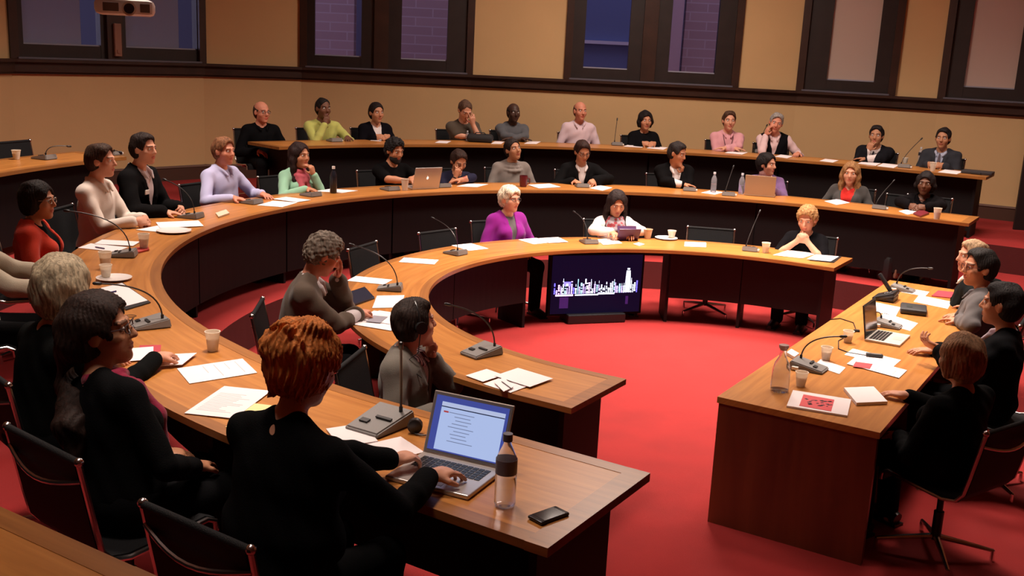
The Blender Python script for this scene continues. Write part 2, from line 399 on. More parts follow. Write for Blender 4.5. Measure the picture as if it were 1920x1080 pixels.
    def mi(c):
        q = ((c-H)@HR)/hs; r = np.zeros(len(c), dtype=np.int32)
        r[((q[:, 0]/.022)**2+((q[:, 2]+.058)/.0115)**2 < 1) & (q[:, 1] > .06)] = 1
        r[(np.abs(np.abs(q[:, 0])-.032) < .019) & (np.abs(q[:, 2]-.034+.002) < .0055) & (q[:, 1] > .05)] = 2
        return r
    B.build('body', [skm, lip, brow], res, root, mi)
    for g in (-1, 1):
        e = MB().ball((0, 0, 0), .0118*hs, 10, 8); o = e.build('eye', [M((.75, .70, .66), .25), M((.035, .018, .01), .15)], root, True, loc=h(g*.032, .0738, .0105))
        o.rotation_euler = Matrix([list(map(float, r)) for r in HR]).to_euler()
        mm = [1 if (f.center.normalized().y > .80) else 0 for f in o.data.polygons]; o.data.polygons.foreach_set('material_index', mm)
    # ---- hair
    if hair != 'none': make_hair(root, h, HR, hs, hair, hcol, max(.0052, res*.85), t)
    # ---- clothes
    cr = res*1.15
    wr = random.random()*10
    def wrinkle(V, amp, lo=None):
        V.fn(hip-1.2, hip+1.2, lambda X, Y, Z: amp*(np.sin(X*23+Z*31+wr)*np.sin(Y*27-Z*19+wr*2)+.6*np.sin((X+Y)*52+Z*38+wr)), 0, 2)
    if top:
        c, kind = top[0], top[1]; V = Vol(); o = .011; torso(V, o); sl = {'long': .93, 'short': 0, 'half': .35, 'none': -1}[kind]
        for a in arms:
            if sl >= 0: 
                if sl == 0: V.rc(a[0], a[0]+(a[1]-a[0])*.78, .062, .057, .035)
                else: arm(V, a, o, sl, cuff=.004)
        neck = top[2] if len(top) > 2 else 'crew'
        if neck == 'turtle': V.chain([t(0, -.02, .47), h(0, -.02, -.085)], [.072, .062], .03)
        else:
            V.el(t(0, .008, .53), (.062, .060, .055), TR, .008, 1)
            if neck in ('v', 'open', 'collar'):
                dp = .13 if neck == 'open' else .085
                V.rc(t(0, .10, .50), t(0, .12, .50-dp), .048, .006, .006, 1)
        if neck in ('collar', 'open'):
            for g in (-1, 1): V.chain([t(0, -.074, .512), t(g*.058, -.055, .522), t(g*.073, .0, .512), t(g*.052, .070, .482), t(g*.034, .112, .440)], [.014, .015, .016, .017, .009], .006)
        if neck == 'cowl':
            for zz, rr in ((.50, .075), (.465, .095), (.42, .11)):
                V.chain([t(rr*math.cos(q), rr*math.sin(q)*.8+.01+(.5-zz)*.25*math.sin(q), zz-.02*max(0, math.sin(q))) for q in np.linspace(0, 2*math.pi, 13)], .018, .012)
        if neck == 'hood':
            V.chain([t(-.07, .02, .50), t(-.075, -.05, .50), t(0, -.105, .50), t(.075, -.05, .50), t(.07, .02, .50)], [.022, .03, .036, .03, .022], .02)
        wrinkle(V, .0032)
        V.build('shirt', cloth(c, top[3] if len(top) > 3 else None), cr, root)
    if jacket:
        c, kind = jacket[0], jacket[1]; V = Vol(); o = .022; torso(V, o)
        if kind != 'vest':
            for a in arms: arm(V, a, o-.003, .86, cuff=.008)
        if kind == 'suit':
            for g in (-1, 1): V.rc(t(g*.10, -.015, .452), t(g*.175, -.012, .447), .052, .055, .02)
        V.el(t(0, -.005, .545), (.070, .070, .06), TR, .008, 1)
        zb, wt = {'suit': (.14, .062), 'vest': (.22, .075), 'cardigan': (.02, .085), 'shawl': (.10, .05)}[kind]
        iT = TR
        def vee(X, Y, Z):
            dx, dy, dz = X-hip[0], Y-hip[1], Z-hip[2]
            xt = dx*rt[0]+dy*rt[1]+dz*rt[2]; yt = dx*fw[0]+dy*fw[1]+dz*fw[2]; zt = (dx*up[0]+dy*up[1]+dz*up[2])*.5/Ln
            w = wt*np.clip((zt-zb)/(.5-zb), 0, 1.3)-.004*(zt < zb)
            return np.maximum(np.maximum(np.abs(xt)-w, -yt+.02), zb-zt)
        V.fn(t(-.15, .0, 0)-.1, t(.15, .25, .56)+.1, vee, .004, 1)
        for g in (-1, 1):
            if kind in ('suit', 'shawl'): V.chain([t(0, -.082, .515), t(g*.062, -.055, .520), t(g*.082, .02, .497), t(g*.080, .088, .42), t(g*.055, .128, .31), t(g*.012, .130, zb+.01)], [.010, .012, .013, .015, .012, .006], .006)
            elif kind == 'cardigan': V.chain([t(g*.078, .0, .50), t(g*.092, .09, .42), t(g*.085, .135, .30), t(g*.05, .135, .12)], [.012, .012, .012, .010], .006)
        wrinkle(V, .0036)
        V.build('vest' if kind == 'vest' else ('jacket' if kind == 'suit' else 'cardigan'), cloth(c), cr, root)
    V = Vol(); V.el(t(0, -.005, .03), (.178*sW, .13*fat, .12), TR, .04); legs(V, .012, False)
    V.build('trousers', cloth(trousers), .012, root)
    for g in (-1, 1): MB().tube([(g*.125, .31, .045), (g*.127, .36, .055), (g*.132, .43, .045), (g*.14, .53, .03), (g*.14, .56, .026)], [.036, .046, .043, .034, .018], 10).box((g*.131, .43, .008), (.04, .13, .008)).build('shoe', M((.01, .008, .008), .35), root, True)
    # ---- extras
    for ex in extras:
        kx = ex[0]
        if kx == 'glasses':
            gc = ex[1] if len(ex) > 1 else (.015, .012, .012); m = MB()
            for g in (-1, 1):
                m.tube([h(g*.033+.022*math.cos(q)*1., .1005-.010*abs(math.cos(q)), .008+.016*math.sin(q)) for q in np.linspace(0, 2*math.pi, 17)], .0022*hs, 6, False)
                m.tube([h(g*.053, .093, .013), h(g*.074, .05, .014), h(g*.079, .0, .010)], .0020*hs, 6)
            m.tube([h(-.011, .1, .012), h(0, .104, .015), h(.011, .1, .012)], .002*hs, 6)
            m.build('glasses', M(gc, .35), root, True)
        if kx == 'tie':
            Vt = Vol(); Vt.chain([t(0, .108, .46), t(0, .128, .36), t(0, .131, .24), t(0, .135, .16)], [.014, .017, .021, .023], .01); Vt.build('tie', cloth(ex[1]), cr, root)
        if kx == 'scarf':
            Vt = Vol()
            for i, (zz, rr, r2) in enumerate(((.505, .070, .024), (.475, .088, .028), (.445, .095, .026))):
                Vt.chain([t(rr*math.cos(q), rr*.85*math.sin(q)+.012+.012*i, zz-.028*i*max(0, math.sin(q))+.006*math.sin(3*q+i)) for q in np.linspace(0, 2*math.pi, 15)], r2, .012)
            if len(ex) > 2:
                Vt.chain([t(ex[2]*.05, .10, .44), t(ex[2]*.06, .145, .32), t(ex[2]*.05, .15, .18)], [.03, .036, .034], .02); Vt.chain([t(-ex[2]*.03, .10, .42), t(-ex[2]*.045, .145, .30)], [.028, .03], .02)
            wrinkle(Vt, .004); Vt.build('scarf', cloth(ex[1], ex[3] if len(ex) > 3 else None), max(.006, res), root)
        if kx == 'lanyard':
            m = MB()
            for g in (-1, 1): m.tube([t(g*.06, .0, .51), t(g*.062, .095, .45), t(g*.04, .135, .34), t(0, .140, .22)], .0045, 6)
            m.box(t(0, .145, .185), (.032, .003, .042), TR); m.build('lanyard', M(ex[1], .6), root, True)
        if kx == 'name_tag': MB().box(t(ex[1], .142, ex[2] if len(ex) > 2 else .33), (.028, .004, .019), TR, .001).build('name_tag', M((.85, .82, .78), .5), root)
        if kx == 'necklace':
            MB().tube([t(.062*math.cos(q), .06*math.sin(q)+.02, .497-.02*math.sin(q)) for q in np.linspace(0, 2*math.pi, 25)], .0028, 6, False).build('necklace', M(ex[1], .4), root, True)
        if kx == 'headset':
            m = MB(); m.tube([h(.088*math.cos(q), -.01, .02+.108*math.sin(q)) for q in np.linspace(0, math.pi, 15)], .006, 8)
            m.build('headphone_band', M((.01, .01, .01), .35), root, True)
            for g in (-1, 1): MB().tube([h(g*.076, -.006, .0), h(g*.102, -.006, .0)], .034, 14).build('ear_cup', M((.012, .012, .012), .4), root, True)
            MB().tube([h(.088, -.01, -.03), h(.10, -.03, -.12), t(.12, .02, .47), t(.10, .12, .38)], .003, 6).build('headphone_cable', M((.01, .01, .01), .4), root, True)
        if kx == 'earring':
            for g in (-1, 1): MB().ball(h(g*.083, .0, -.038), .0055, 8, 6).build('earring', M((.7, .7, .7), .2, metal=1), root, True)
        if kx == 'beard':
            Vb = Vol(); Vb.el(h(0, .028, -.062), np.array([.062, .066, .062])*hs, HR, .01); Vb.el(h(0, .062, -.10), np.array([.030, .030, .026])*hs, HR, .02)
            Vb.el(h(0, .07, .03), np.array([.075, .075, .062])*hs, HR, .006, 1); Vb.el(h(0, .098, -.055), np.array([.027, .022, .010])*hs, HR, .004, 1); Vb.el(h(0, -.08, -.05), np.array([.1, .085, .1])*hs, HR, .006, 1)
            Vb.build('beard', M(hcol, .9), max(.0055, res*.85), root)
        if kx == 'watch':
            a = arms[1 if ex[1] > 0 else 0]; c = a[2]-nrm(a[2]-a[1])*.02; X = nrm(a[2]-a[1]); Yv = nrm(np.cross(X, [0, 0, 1.])); Zv = np.cross(X, Yv)
            MB().tube([c+.032*(math.cos(q)*Yv+math.sin(q)*Zv) for q in np.linspace(0, 2*math.pi, 17)], .006, 6, False).build('watch' if len(ex) < 3 else ex[2], M((.03, .03, .03) if len(ex) < 4 else ex[3], .3), root, True)
        if kx == 'cuffs':
            for a in arms:
                X = nrm(a[2]-a[1]); MB().tube([a[2]-X*.045, a[2]-X*.004], [.037, .037], 14).build('shirt_cuff', M(ex[1], .7), root, True)
        if kx == 'pen':
            a = arms[1 if ex[1] > 0 else 0]; c = a[2]+nrm(a[3])*.09+nrm(a[4])*.015
            MB().tube([c+np.array([0, .05, -.045]), c+np.array([0, -.03, .07])], [.002, .0045], 8).build('pen', M((.02, .02, .06), .3), None, True)
    if chair: CHAIRS.append((org, bz, floor, short))
    return root, arms, R0, org, h, t
def kd_on_desk(k): return k in ('desk', 'fold', 'clasp', 'type', 'write')
CHAIRS = []
_cc = {}
def cloth(c, pat=None):
    key = (tuple(c), pat)
    if key in _cc: return _cc[key]
    if pat is None: m = mat('cloth', c if max(c) > .03 else tuple(x*.4 for x in c), .9, spec=.2 if max(c) > .03 else .06, sheen=.12 if max(c) > .05 else 0, bump=.25, bscale=260)
    else:
        m = mat('cloth', c, .85, spec=.2); nt = m.node_tree; b = nt.nodes['Principled BSDF']
        tc = nt.nodes.new('ShaderNodeTexCoord'); w = nt.nodes.new('ShaderNodeTexWave' if pat[0] == 'stripe' else 'ShaderNodeTexVoronoi')
        w.inputs['Scale'].default_value = pat[2]
        nt.links.new(tc.outputs['Object'], w.inputs['Vector']); r = nt.nodes.new('ShaderNodeValToRGB')
        r.color_ramp.elements[0].position = .42; r.color_ramp.elements[1].position = .58
        r.color_ramp.elements[0].color = (*c, 1); r.color_ramp.elements[1].color = (*pat[1], 1)
        nt.links.new(w.outputs[0], r.inputs['Fac']); nt.links.new(r.outputs['Color'], b.inputs['Base Color'])
    _cc[key] = m; return m
_hc = {}
def hairmat(c, c2=None):
    if c in _hc: return _hc[c]
    m = mat('hair', c, .68, spec=.18); nt = m.node_tree; b = nt.nodes['Principled BSDF']
    tc = nt.nodes.new('ShaderNodeTexCoord'); mp = nt.nodes.new('ShaderNodeMapping'); mp.inputs['Scale'].default_value = (1, 1, .25)
    n = nt.nodes.new('ShaderNodeTexNoise'); n.inputs['Scale'].default_value = 70; n.inputs['Detail'].default_value = 4; n.inputs['Distortion'].default_value = .8
    nt.links.new(tc.outputs['Object'], mp.inputs['Vector']); nt.links.new(mp.outputs['Vector'], n.inputs['Vector'])
    r = nt.nodes.new('ShaderNodeValToRGB'); r.color_ramp.elements[0].position = .35; r.color_ramp.elements[1].position = .68
    r.color_ramp.elements[0].color = (*(np.array(c)*.55), 1); r.color_ramp.elements[1].color = (*np.clip(np.array(c)*1.35, 0, 1), 1)
    nt.links.new(n.outputs['Fac'], r.inputs['Fac']); nt.links.new(r.outputs['Color'], b.inputs['Base Color'])
    bp = nt.nodes.new('ShaderNodeBump'); bp.inputs['Strength'].default_value = .5; bp.inputs['Distance'].default_value = .008
    nt.links.new(n.outputs['Fac'], bp.inputs['Height']); nt.links.new(bp.outputs['Normal'], b.inputs['Normal'])
    _hc[c] = m; return m
def make_hair(root, h, HR, hs, kind, col, res, t):
    V = Vol(); A = lambda *v: np.array(v)*hs
    vol = {'short': .011, 'crop': .006, 'bald': .004, 'bob': .016, 'long': .015, 'bun': .026, 'curly': .020, 'wavy': .020, 'pixie': .016, 'updo': .018, 'tied': .010, 'bigtied': .022}[kind]
    V.el(h(0, -.016, .034), A(.075+vol, .094+vol, .088+vol), HR, .01)
    V.el(h(0, -.045, -.01), A(.068+vol*.8, .062+vol*.7, .075+vol*.5), HR, .03)
    if kind in ('short', 'curly', 'wavy'):
        V.el(h(0, .030, .092), A(.055, .045, .024+vol*.5), HR, .03)
    if kind == 'bob':
        for g in (-1, 1): V.chain([h(g*.066, -.005, .05), h(g*.078, -.008, -.02), h(g*.074, -.012, -.066)], [.026*hs, .026*hs, .019*hs], .03)
        V.el(h(0, -.052, -.035), A(.080, .055, .062), HR, .03)
    if kind == 'pixie':
        V.el(h(0, .03, .075), A(.072, .06, .035), HR, .02)
    if kind == 'long':
        for g in (-1, 1):
            V.chain([h(g*.07, .0, .05), h(g*.083, .0, -.04), h(g*.082, .0, -.12), t(g*.09, .055, .40), t(g*.09, .10, .30)], [.026, .030, .030, .033, .022], .03)
        V.chain([h(0, -.06, .0), h(0, -.07, -.10), t(0, -.10, .40), t(0, -.115, .30)], [.07, .065, .07, .05], .03)
    if kind == 'bun':
        V.el(h(-.01, -.105, .055), A(.066, .050, .055), HR, .012); V.el(h(-.045, -.10, .085), A(.034, .030, .026), HR, .008)
        V.el(h(.03, -.03, .120), A(.050, .055, .024), HR, .012); V.el(h(-.035, -.03, .118), A(.040, .050, .022), HR, .008); V.el(h(.05, -.09, .03), A(.035, .03, .045), HR, .008)
        for i in range(16):
            a0 = random.uniform(-1, 1); b0 = random.uniform(-.3, 1); c = h(.085*a0, -.05-.075*math.sqrt(max(0, 1-a0*a0))*b0, .075+.045*random.uniform(-1, 1)); d = HR@np.array([random.uniform(-.035, .035), random.uniform(-.03, .03), random.uniform(-.02, .03)]); V.chain([c-d, c+HR@np.array([0, -.008, .006]), c+d], [.004, .010, .004], .004)
        for i in range(7):
            a0 = random.uniform(-1, 1); V.chain([h(.055*a0, -.055, -.045), h(.06*a0+.01, -.075, -.085), h(.065*a0+.02*random.uniform(-1, 1), -.082, -.115)], [.010, .006, .003], .006)
    if kind == 'bigtied':
        V.el(h(0, -.075, -.01), A(.088, .075, .10), HR, .03); V.chain([h(0, -.09, -.05), h(0, -.115, -.16), t(0, -.15, .36), t(0, -.16, .22)], [.07, .06, .055, .03], .03)
    if kind in ('updo', 'tied'): V.el(h(0, -.105, .02), A(.038, .032, .038), HR, .02)
    # face opening
    fw_ = {'bob': .069, 'long': .066, 'pixie': .085}.get(kind, .097)
    if kind == 'bald':
        V.el(h(0, .03, .10), A(.10, .125, .088), HR, .006, 1); V.el(h(0, .09, -.02), A(.10, .09, .10), HR, .006, 1)
    else:
        zr_ = {'short': .117, 'crop': .117, 'curly': .112}.get(kind, .106)
        zt = {'pixie': -.030, 'bob': -.026, 'curly': -.024, 'bun': -.02}.get(kind, -.020)
        V.el(h(0, .105, zt), A(fw_, .088, zr_), HR, .006, 1)
    if kind not in ('bob', 'long'):
        for g in (-1, 1): V.el(h(g*.092, .018, -.045), A(.034, .050, .062), HR, .006, 1)
        V.el(h(0, -.02, -.135), A(.12, .12, .062), HR, .01, 1)
    R = HR; H = h(0, 0, 0); amp = {'curly': .0085, 'wavy': .006, 'bun': .0040, 'pixie': .004}.get(kind, .0016); ph = random.random()*9
    if kind == 'bald': amp = .0005
    def ns(X, Y, Z):
        x = (X-H[0])*R[0, 0]+(Y-H[1])*R[1, 0]+(Z-H[2])*R[2, 0]; y = (X-H[0])*R[0, 1]+(Y-H[1])*R[1, 1]+(Z-H[2])*R[2, 1]; z = (X-H[0])*R[0, 2]+(Y-H[1])*R[1, 2]+(Z-H[2])*R[2, 2]
        if kind in ('curly', 'wavy'): return amp*(np.sin(x*120+np.sin(z*60+ph)*2)*np.sin(y*110+ph)*np.sin(z*130+1)+.6*np.sin(x*61+ph)*np.sin(z*75+y*50))
        th = np.arctan2(x, y); lf = .0045*np.sin(x*52+ph)*np.sin(z*46+ph*2+y*30)*(kind in ('short', 'crop', 'bob', 'long', 'bun', 'pixie', 'updo', 'bigtied')); return lf+amp*(np.sin(th*38+3*np.sin(z*34+ph)+ph)+.6*np.sin(th*61+z*60))*(.4+np.abs(np.sin(z*16+th*1.5+ph)))
    V.fn(h(0, 0, 0)-.6, h(0, 0, 0)+.6, ns, 0, 2)
    V.build('hair', hairmat(col), res, root)
# ---------------------------------------------------------------- surfaces
W_TOP = wood('desk oak veneer', (.42, .155, .030), (.57, .235, .052), .33)
W_EDGE = wood('desk oak lipping', (.27, .100, .022), (.40, .160, .038), .32)
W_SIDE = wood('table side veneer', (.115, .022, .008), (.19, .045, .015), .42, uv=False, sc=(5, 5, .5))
DARK = mat('dark laminate', (.0075, .0055, .0058), .6, spec=.25, bump=.05, bscale=30)
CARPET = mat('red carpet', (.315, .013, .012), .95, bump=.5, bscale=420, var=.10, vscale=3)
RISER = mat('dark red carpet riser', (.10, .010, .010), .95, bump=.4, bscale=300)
WALLM = mat('ochre painted wall', (.64, .42, .20), .85, bump=.08, bscale=25, var=.05, vscale=.8)
TRIM = mat('dark stained timber', (.038, .015, .009), .42, bump=.1, bscale=30, var=.2, vscale=5)
FRAME = mat('dark window timber', (.020, .012, .011), .45, var=.2, vscale=6)
PAPER = mat('white paper', (.84, .76, .76), .85); INK = mat('grey print', (.52, .48, .52), .8)
YPAPER = mat('yellow paper', (.80, .70, .34), .85)
PLAST = mat('white plastic', (.82, .76, .68), .45); CERAM = mat('white china', (.85, .80, .76), .2)
GREY = mat('grey plastic', (.20, .19, .18), .45, bump=.1, bscale=200); BLK = mat('black plastic', (.010, .010, .011), .4)
ALU = mat('polished aluminium', (.62, .60, .60), .22, metal=1); SILV = mat('silver laptop shell', (.55, .50, .46), .35, metal=.6)
MESHB = mat('black chair mesh', (.008, .008, .009), .7, spec=.2, bump=.4, bscale=300); CHROME = mat('chrome', (.8, .8, .8), .1, metal=1)
GLASS = mat('clear glass', (.92, .92, .92), .05, trans=.92, ior=1.25); PET = mat('clear bottle plastic', (.88, .90, 1.0), .10, trans=.82, ior=1.04)
WATERM = mat('water', (.97, .98, .98), .02, trans=1, ior=1.05)
# ---------------------------------------------------------------- ring solids
def ring_pts(u0, u1):
    us = [u0]+[u for u in ([-90] if u0 < -90 < u1 else [])]+list(np.arange(max(u0, -90)+2.0, min(u1, 90)-.5, 2.0))+([90] if u0 < 90 < u1 else [])+[u1]
    return sorted(set(us))
def ring(name, u0, u1, r0, r1, z0, z1, m, parent=None, m2=None):
    us = ring_pts(u0, u1); vs = []; uv = []; L = 0; last = None
    for u in us:
        R0_ = r0(u) if callable(r0) else r0; R1_ = r1(u) if callable(r1) else r1
        a, b = pp(u, R0_), pp(u, R1_); c = (a+b)/2
        if last is not None: L += np.linalg.norm(c-last)
        last = c
        for p, v in ((a, 0), (b, R1_-R0_)):
            for z in (z0, z1): vs.append((p[0], p[1], z)); uv.append((L, v+(0 if z == z1 else .03)))
    fs = []; mi = []
    n = len(us)
    for i in range(n-1):
        k = 4*i; q = k+4
        for f, mm in (((k+1, q+1, q+3, k+3), 0), ((k, k+2, q+2, q), 0), ((k, q, q+1, k+1), 1), ((k+2, k+3, q+3, q+2), 1)): fs.append(f); mi.append(mm)
    fs += [(0, 1, 3, 2), (4*n-4, 4*n-2, 4*n-1, 4*n-3)]; mi += [1, 1]
    return meshobj(name, vs, fs, [m, m2 or m], parent, midx=mi, uvs=uv)
def radial(name, u, r0, r1, z0, z1, th, m, parent, shift=0):
    b, d = path(u); tn = np.array([-d[1], d[0]]); c = b+d*(r0+r1)/2+tn*shift
    a = math.atan2(d[1], d[0]); return MB().box((0, 0, 0), ((r1-r0)/2, th/2, (z1-z0)/2)).build(name, m, parent, loc=(c[0], c[1], (z0+z1)/2), rotz=a)
def desk(label, u0, u1, ri, zt, zf, pz, seams, group=None, gap=None, ends=(True, True), fi=None, fo=None):
    w_i = (lambda u: fi(u)) if fi else (lambda u: 0.0); w_o = (lambda u: fo(u)) if fo else w_i
    Ri = lambda k: (lambda u: ri+k+w_i(u)); Ro = lambda k: (lambda u: ri+DW+k+w_o(u))
    root = empty('curved_desk', label, 'desk', (0, 0, 0), 0, group); ro = ri+DW
    ring('desktop', u0, u1, Ri(0), Ro(0), zt-.032, zt-.001, W_TOP, root, W_EDGE)
    b = .085
    ring('edge_border', u0, u1, Ri(-.002), Ri(b*.75), zt-.030, zt+.0005, W_EDGE, root)
    ring('edge_border', u0, u1, Ro(-b*.75), Ro(.002), zt-.030, zt+.0005, W_EDGE, root)
    for e, (u, sgn) in enumerate(((u0, 1), (u1, -1))):
        if not ends[e]: continue
        w = b*10 if abs(u) > 90 else math.degrees(b/ri)
        ring('end_border', min(u, u+sgn*w), max(u, u+sgn*w), Ri(-.003), Ro(.003), zt-.031, zt+.001, W_EDGE, root)
    inset = 1.2 if abs(u0) > 90 else 2.0
    ss = [u0+inset]+list(seams)+[u1-(1.2 if abs(u1) > 90 else 2.0)]
    for i in range(len(ss)-1):
        if gap and abs(ss[i]-gap[0]) < .1: continue
        ring('modesty_panel', ss[i]+.12, ss[i+1]-.12, Ri(.11), Ri(.135), pz, zt-.032, DARK, root)
    for i, u in enumerate(ss): radial('support_panel', u, Ri(.135 if 0 < i < len(ss)-1 else .09)(u), Ro(-.12)(u), zf, zt-.032, .03, DARK, root)
    return root
# floors
fl = MB().box((1, 7, -.05), (10.5, 11, .05)).build('floor', CARPET); struct(fl)
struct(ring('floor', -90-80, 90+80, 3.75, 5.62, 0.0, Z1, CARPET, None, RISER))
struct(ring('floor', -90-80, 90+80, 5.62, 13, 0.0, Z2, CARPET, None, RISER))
# desks
desk('innermost horseshoe desk of light oak ringing the open red carpet', -93.3, 93.3, RA, DA, 0, .25, [-60, -30, -5, 20.5, 58.4, 76], gap=(20.5,))
desk('middle horseshoe desk of oak with black panels, one tier up behind the inner ring', -103.2, 101.5, RB, DB, Z1, .42, [-85, -65, -45, -25, -5, 15, 35, 55, 75], fi=lambda u: .06*min(1, max(0, (-75-u)/20)), fo=lambda u: .16*min(1, max(0, (-70-u)/25)))
desk('long outer back desk curving below the ochre wall, nearest the windows', 12, 100, RC, DC, Z2, .70, [28, 44, 60, 76])
desk('outer desk at the left edge that returns to the bottom left corner', -100, -7.6, RC, DC, Z2, .70, [-80, -60, -40, -24], fi=lambda u: .14*min(1, max(0, (-60-u)/30)))
# ---------------------------------------------------------------- walls
WD = ([-400, 0, 200, 382, 600, 900, 1200, 1500, 1700, 1920, 2200], [9.5, 12.3, 13.4, 14.3, 15.0, 15.2, 15.2, 15.0, 14.6, 14.0, 12.8])
def wallpt(px):
    d = ray(px, 100); k = np.interp(px, *WD)/d[1]; return np.array([d[0]*k, d[1]*k])
CEIL = 5.6; RAILZ = 2.17
def wall_seg(a, b, z0, z1, th=.25):
    a = np.asarray(a); b = np.asarray(b); t = nrm(b-a); o = np.array([-t[1], t[0]])*th   # outward (a->b runs left to right seen from inside)
    return [a, b, b+o, a+o], z0, z1
wins = [(20, 381), (565, 885), (1062, 1386), (1502, 1685), (1772, 1960)]
edges = [-400]+[e for w in wins for e in w]+[2200]
wb = MB()
P0 = [wallpt(e) for e in edges]
for i in range(len(edges)-1):
    sub = [edges[i], edges[i+1]]
    if (sub[0], sub[1]) in wins:
        for z0, z1 in ((0, RAILZ-.02), (4.7, CEIL)): wb.prism(*wall_seg(P0[i], P0[i+1], z0, z1))
    else: wb.prism(*wall_seg(P0[i], P0[i+1], 0, CEIL))
struct(wb.build('wall_back', WALLM))
LW = [P0[0], np.array([-7.4, 6.]), np.array([-7.4, -3.2])]; RW = [P0[-1], np.array([9.8, 9.]), np.array([9.8, -3.2])]
m = MB()
for i in (0, 1): m.prism(*wall_seg(LW[i+1], LW[i], 0, CEIL))
struct(m.build('wall_left', WALLM)); m = MB()
for i in (0, 1): m.prism(*wall_seg(RW[i], RW[i+1], 0, CEIL))
struct(m.build('wall_right', WALLM))
struct(MB().box((1.2, -3.3, CEIL/2), (8.7, .1, CEIL/2)).build('wall_front', WALLM))
struct(MB().box((1.2, 6.5, CEIL+.1), (9.6, 10.5, .1)).build('ceiling', mat('cream ceiling', (.45, .36, .25), .9)))
def along(name, z0, z1, off, m, px0=-400, px1=2200, n=None):
    es = [e for e in edges if px0 <= e <= px1]; P = [wallpt(e) for e in es]; mm = MB()
    for i in range(len(P)-1):
        t = nrm(P[i+1]-P[i]); o = np.array([t[1], -t[0]])*off; e = t*.015
        mm.prism([P[i]-e+o, P[i+1]+e+o, P[i+1]+e, P[i]-e], z0, z1)
    return mm.build(name, m)
tr = struct(along('trim_1', RAILZ-.15, RAILZ-.035, .06, TRIM)); struct(along('trim_2', RAILZ-.035, RAILZ, .11, TRIM)); struct(along('trim_3', RAILZ-.175, RAILZ-.15, .035, TRIM))
struct(along('baseboard_back', Z2, Z2+.17, .03, mat('brown skirting', (.075, .035, .022), .5))); struct(along('baseboard_back', Z2+.17, Z2+.195, .04, mat('pale skirting cap', (.20, .13, .10), .5)))
# windows: px layout of sashes (outer px0, px1, [(pane x0, x1, fabric)])
BLUEB = mat('grey blue blind', (.21, .22, .34), .9, trans=0); TANB = mat('pinkish tan blind', (.42, .27, .215), .9)
def transl(name, c, k=.8):
    m = bpy.data.materials.new(name); m.use_nodes = True; nt = m.node_tree; nt.nodes.clear(); o = nt.nodes.new('ShaderNodeOutputMaterial')
    a = nt.nodes.new('ShaderNodeBsdfTranslucent'); b = nt.nodes.new('ShaderNodeBsdfDiffuse'); x = nt.nodes.new('ShaderNodeMixShader'); x.inputs[0].default_value = k
    a.inputs[0].default_value = (*c, 1); b.inputs[0].default_value = (*c, 1)
    nt.links.new(b.outputs[0], x.inputs[1]); nt.links.new(a.outputs[0], x.inputs[2]); nt.links.new(x.outputs[0], o.inputs[0]); return m
BL1 = transl('blue grey roller blind', (.42, .42, .46), .6); BL2 = transl('tan roller blind', (.70, .56, .47), .3)
PANE = mat('window glass', (.85, .88, .95), .02, trans=1, ior=1.05)
wl = [(wins[0], [(45, 190, 1), (237, 370, 1)], 215), (wins[1], [(590, 677, 0), (752, 838, 0)], None), (wins[2], [(1095, 1178, 0), (1255, 1343, 0)], None), (wins[3], [(1555, 1645, 2)], None), (wins[4], [(1815, 1912, 2)], None)]
for wi, ((a, b), panes, post) in enumerate(wl):
    A, B = wallpt(a), wallpt(b); t = nrm(B-A); Lw = np.linalg.norm(B-A); o = np.array([-t[1], t[0]]); ang = math.atan2(t[1], t[0])
    root = bpy.data.objects.new('window_%d' % (wi+1), None); COL.objects.link(root); root.location = (A[0], A[1], RAILZ); root.rotation_euler = (0, 0, ang); struct(root)
    def lx(px):
        d = ray(px, 100)[:2]; # intersect with the line A + s t
        M2 = np.array([[d[0], -t[0]], [d[1], -t[1]]]); k, s = np.linalg.solve(M2, A); return s
    H = 2.5; f = MB(); xs = [0]+[lx(q) for p in panes for q in p[:2]]+[Lw]
    for i in range(0, len(xs), 2): f.box(((xs[i]+xs[i+1])/2, .06, H/2), ((xs[i+1]-xs[i])/2, .06, H/2))
    for p in panes: f.box(((lx(p[0])+lx(p[1]))/2, .06, .085), ((lx(p[1])-lx(p[0]))/2+.002, .055, .085)); f.box(((lx(p[0])+lx(p[1]))/2, .06, H-.1), ((lx(p[1])-lx(p[0]))/2+.002, .055, .1))
    f.build('window_frame', FRAME, root)
    c = MB(); c.box((.03, -.02, H/2), (.05, .03, H/2)); c.box((Lw-.03, -.02, H/2), (.05, .03, H/2)); 
    if len(panes) == 2: xm = (lx(panes[0][1])+lx(panes[1][0]))/2; c.box((xm, -.02, H/2), (.10, .03, H/2))
    c.build('casing', TRIM, root)
    MB().box((Lw/2, -.03, .012), (Lw/2-.06, .04, .010)).build('window_sill', mat('grey sill', (.14, .13, .16), .3), root)
    for p in panes:
        x0, x1 = lx(p[0]), lx(p[1]); MB().box(((x0+x1)/2, .09, H/2), ((x1-x0)/2, .003, H/2-.1)).build('window_pane', PANE, root)
        MB().box(((x0+x1)/2, .045, .178), ((x1-x0)/2, .012, .008)).build('glazing_bar', M((.35, .34, .42), .4), root)
        if p[2] == 1:
            MB().box((x0+(x1-x0)*.38, .05, H/2+.07), ((x1-x0)*.38, .002, H/2-.1)).build('blind', BL1, root)
        if p[2] == 2: MB().box(((x0+x1)/2, .05, H/2), ((x1-x0)/2, .002, H/2-.05)).build('blind', BL2, root)
    if post: x = lx(216); MB().box((x, -.075, .26), (.045, .02, .20), None, .006).box((x, -.098, .12), (.02, .008, .02)).build('window_latch', M((.30, .15, .10), .4), root)
CUPM = transl('thin white cup plastic', (.92, .85, .74), .45)
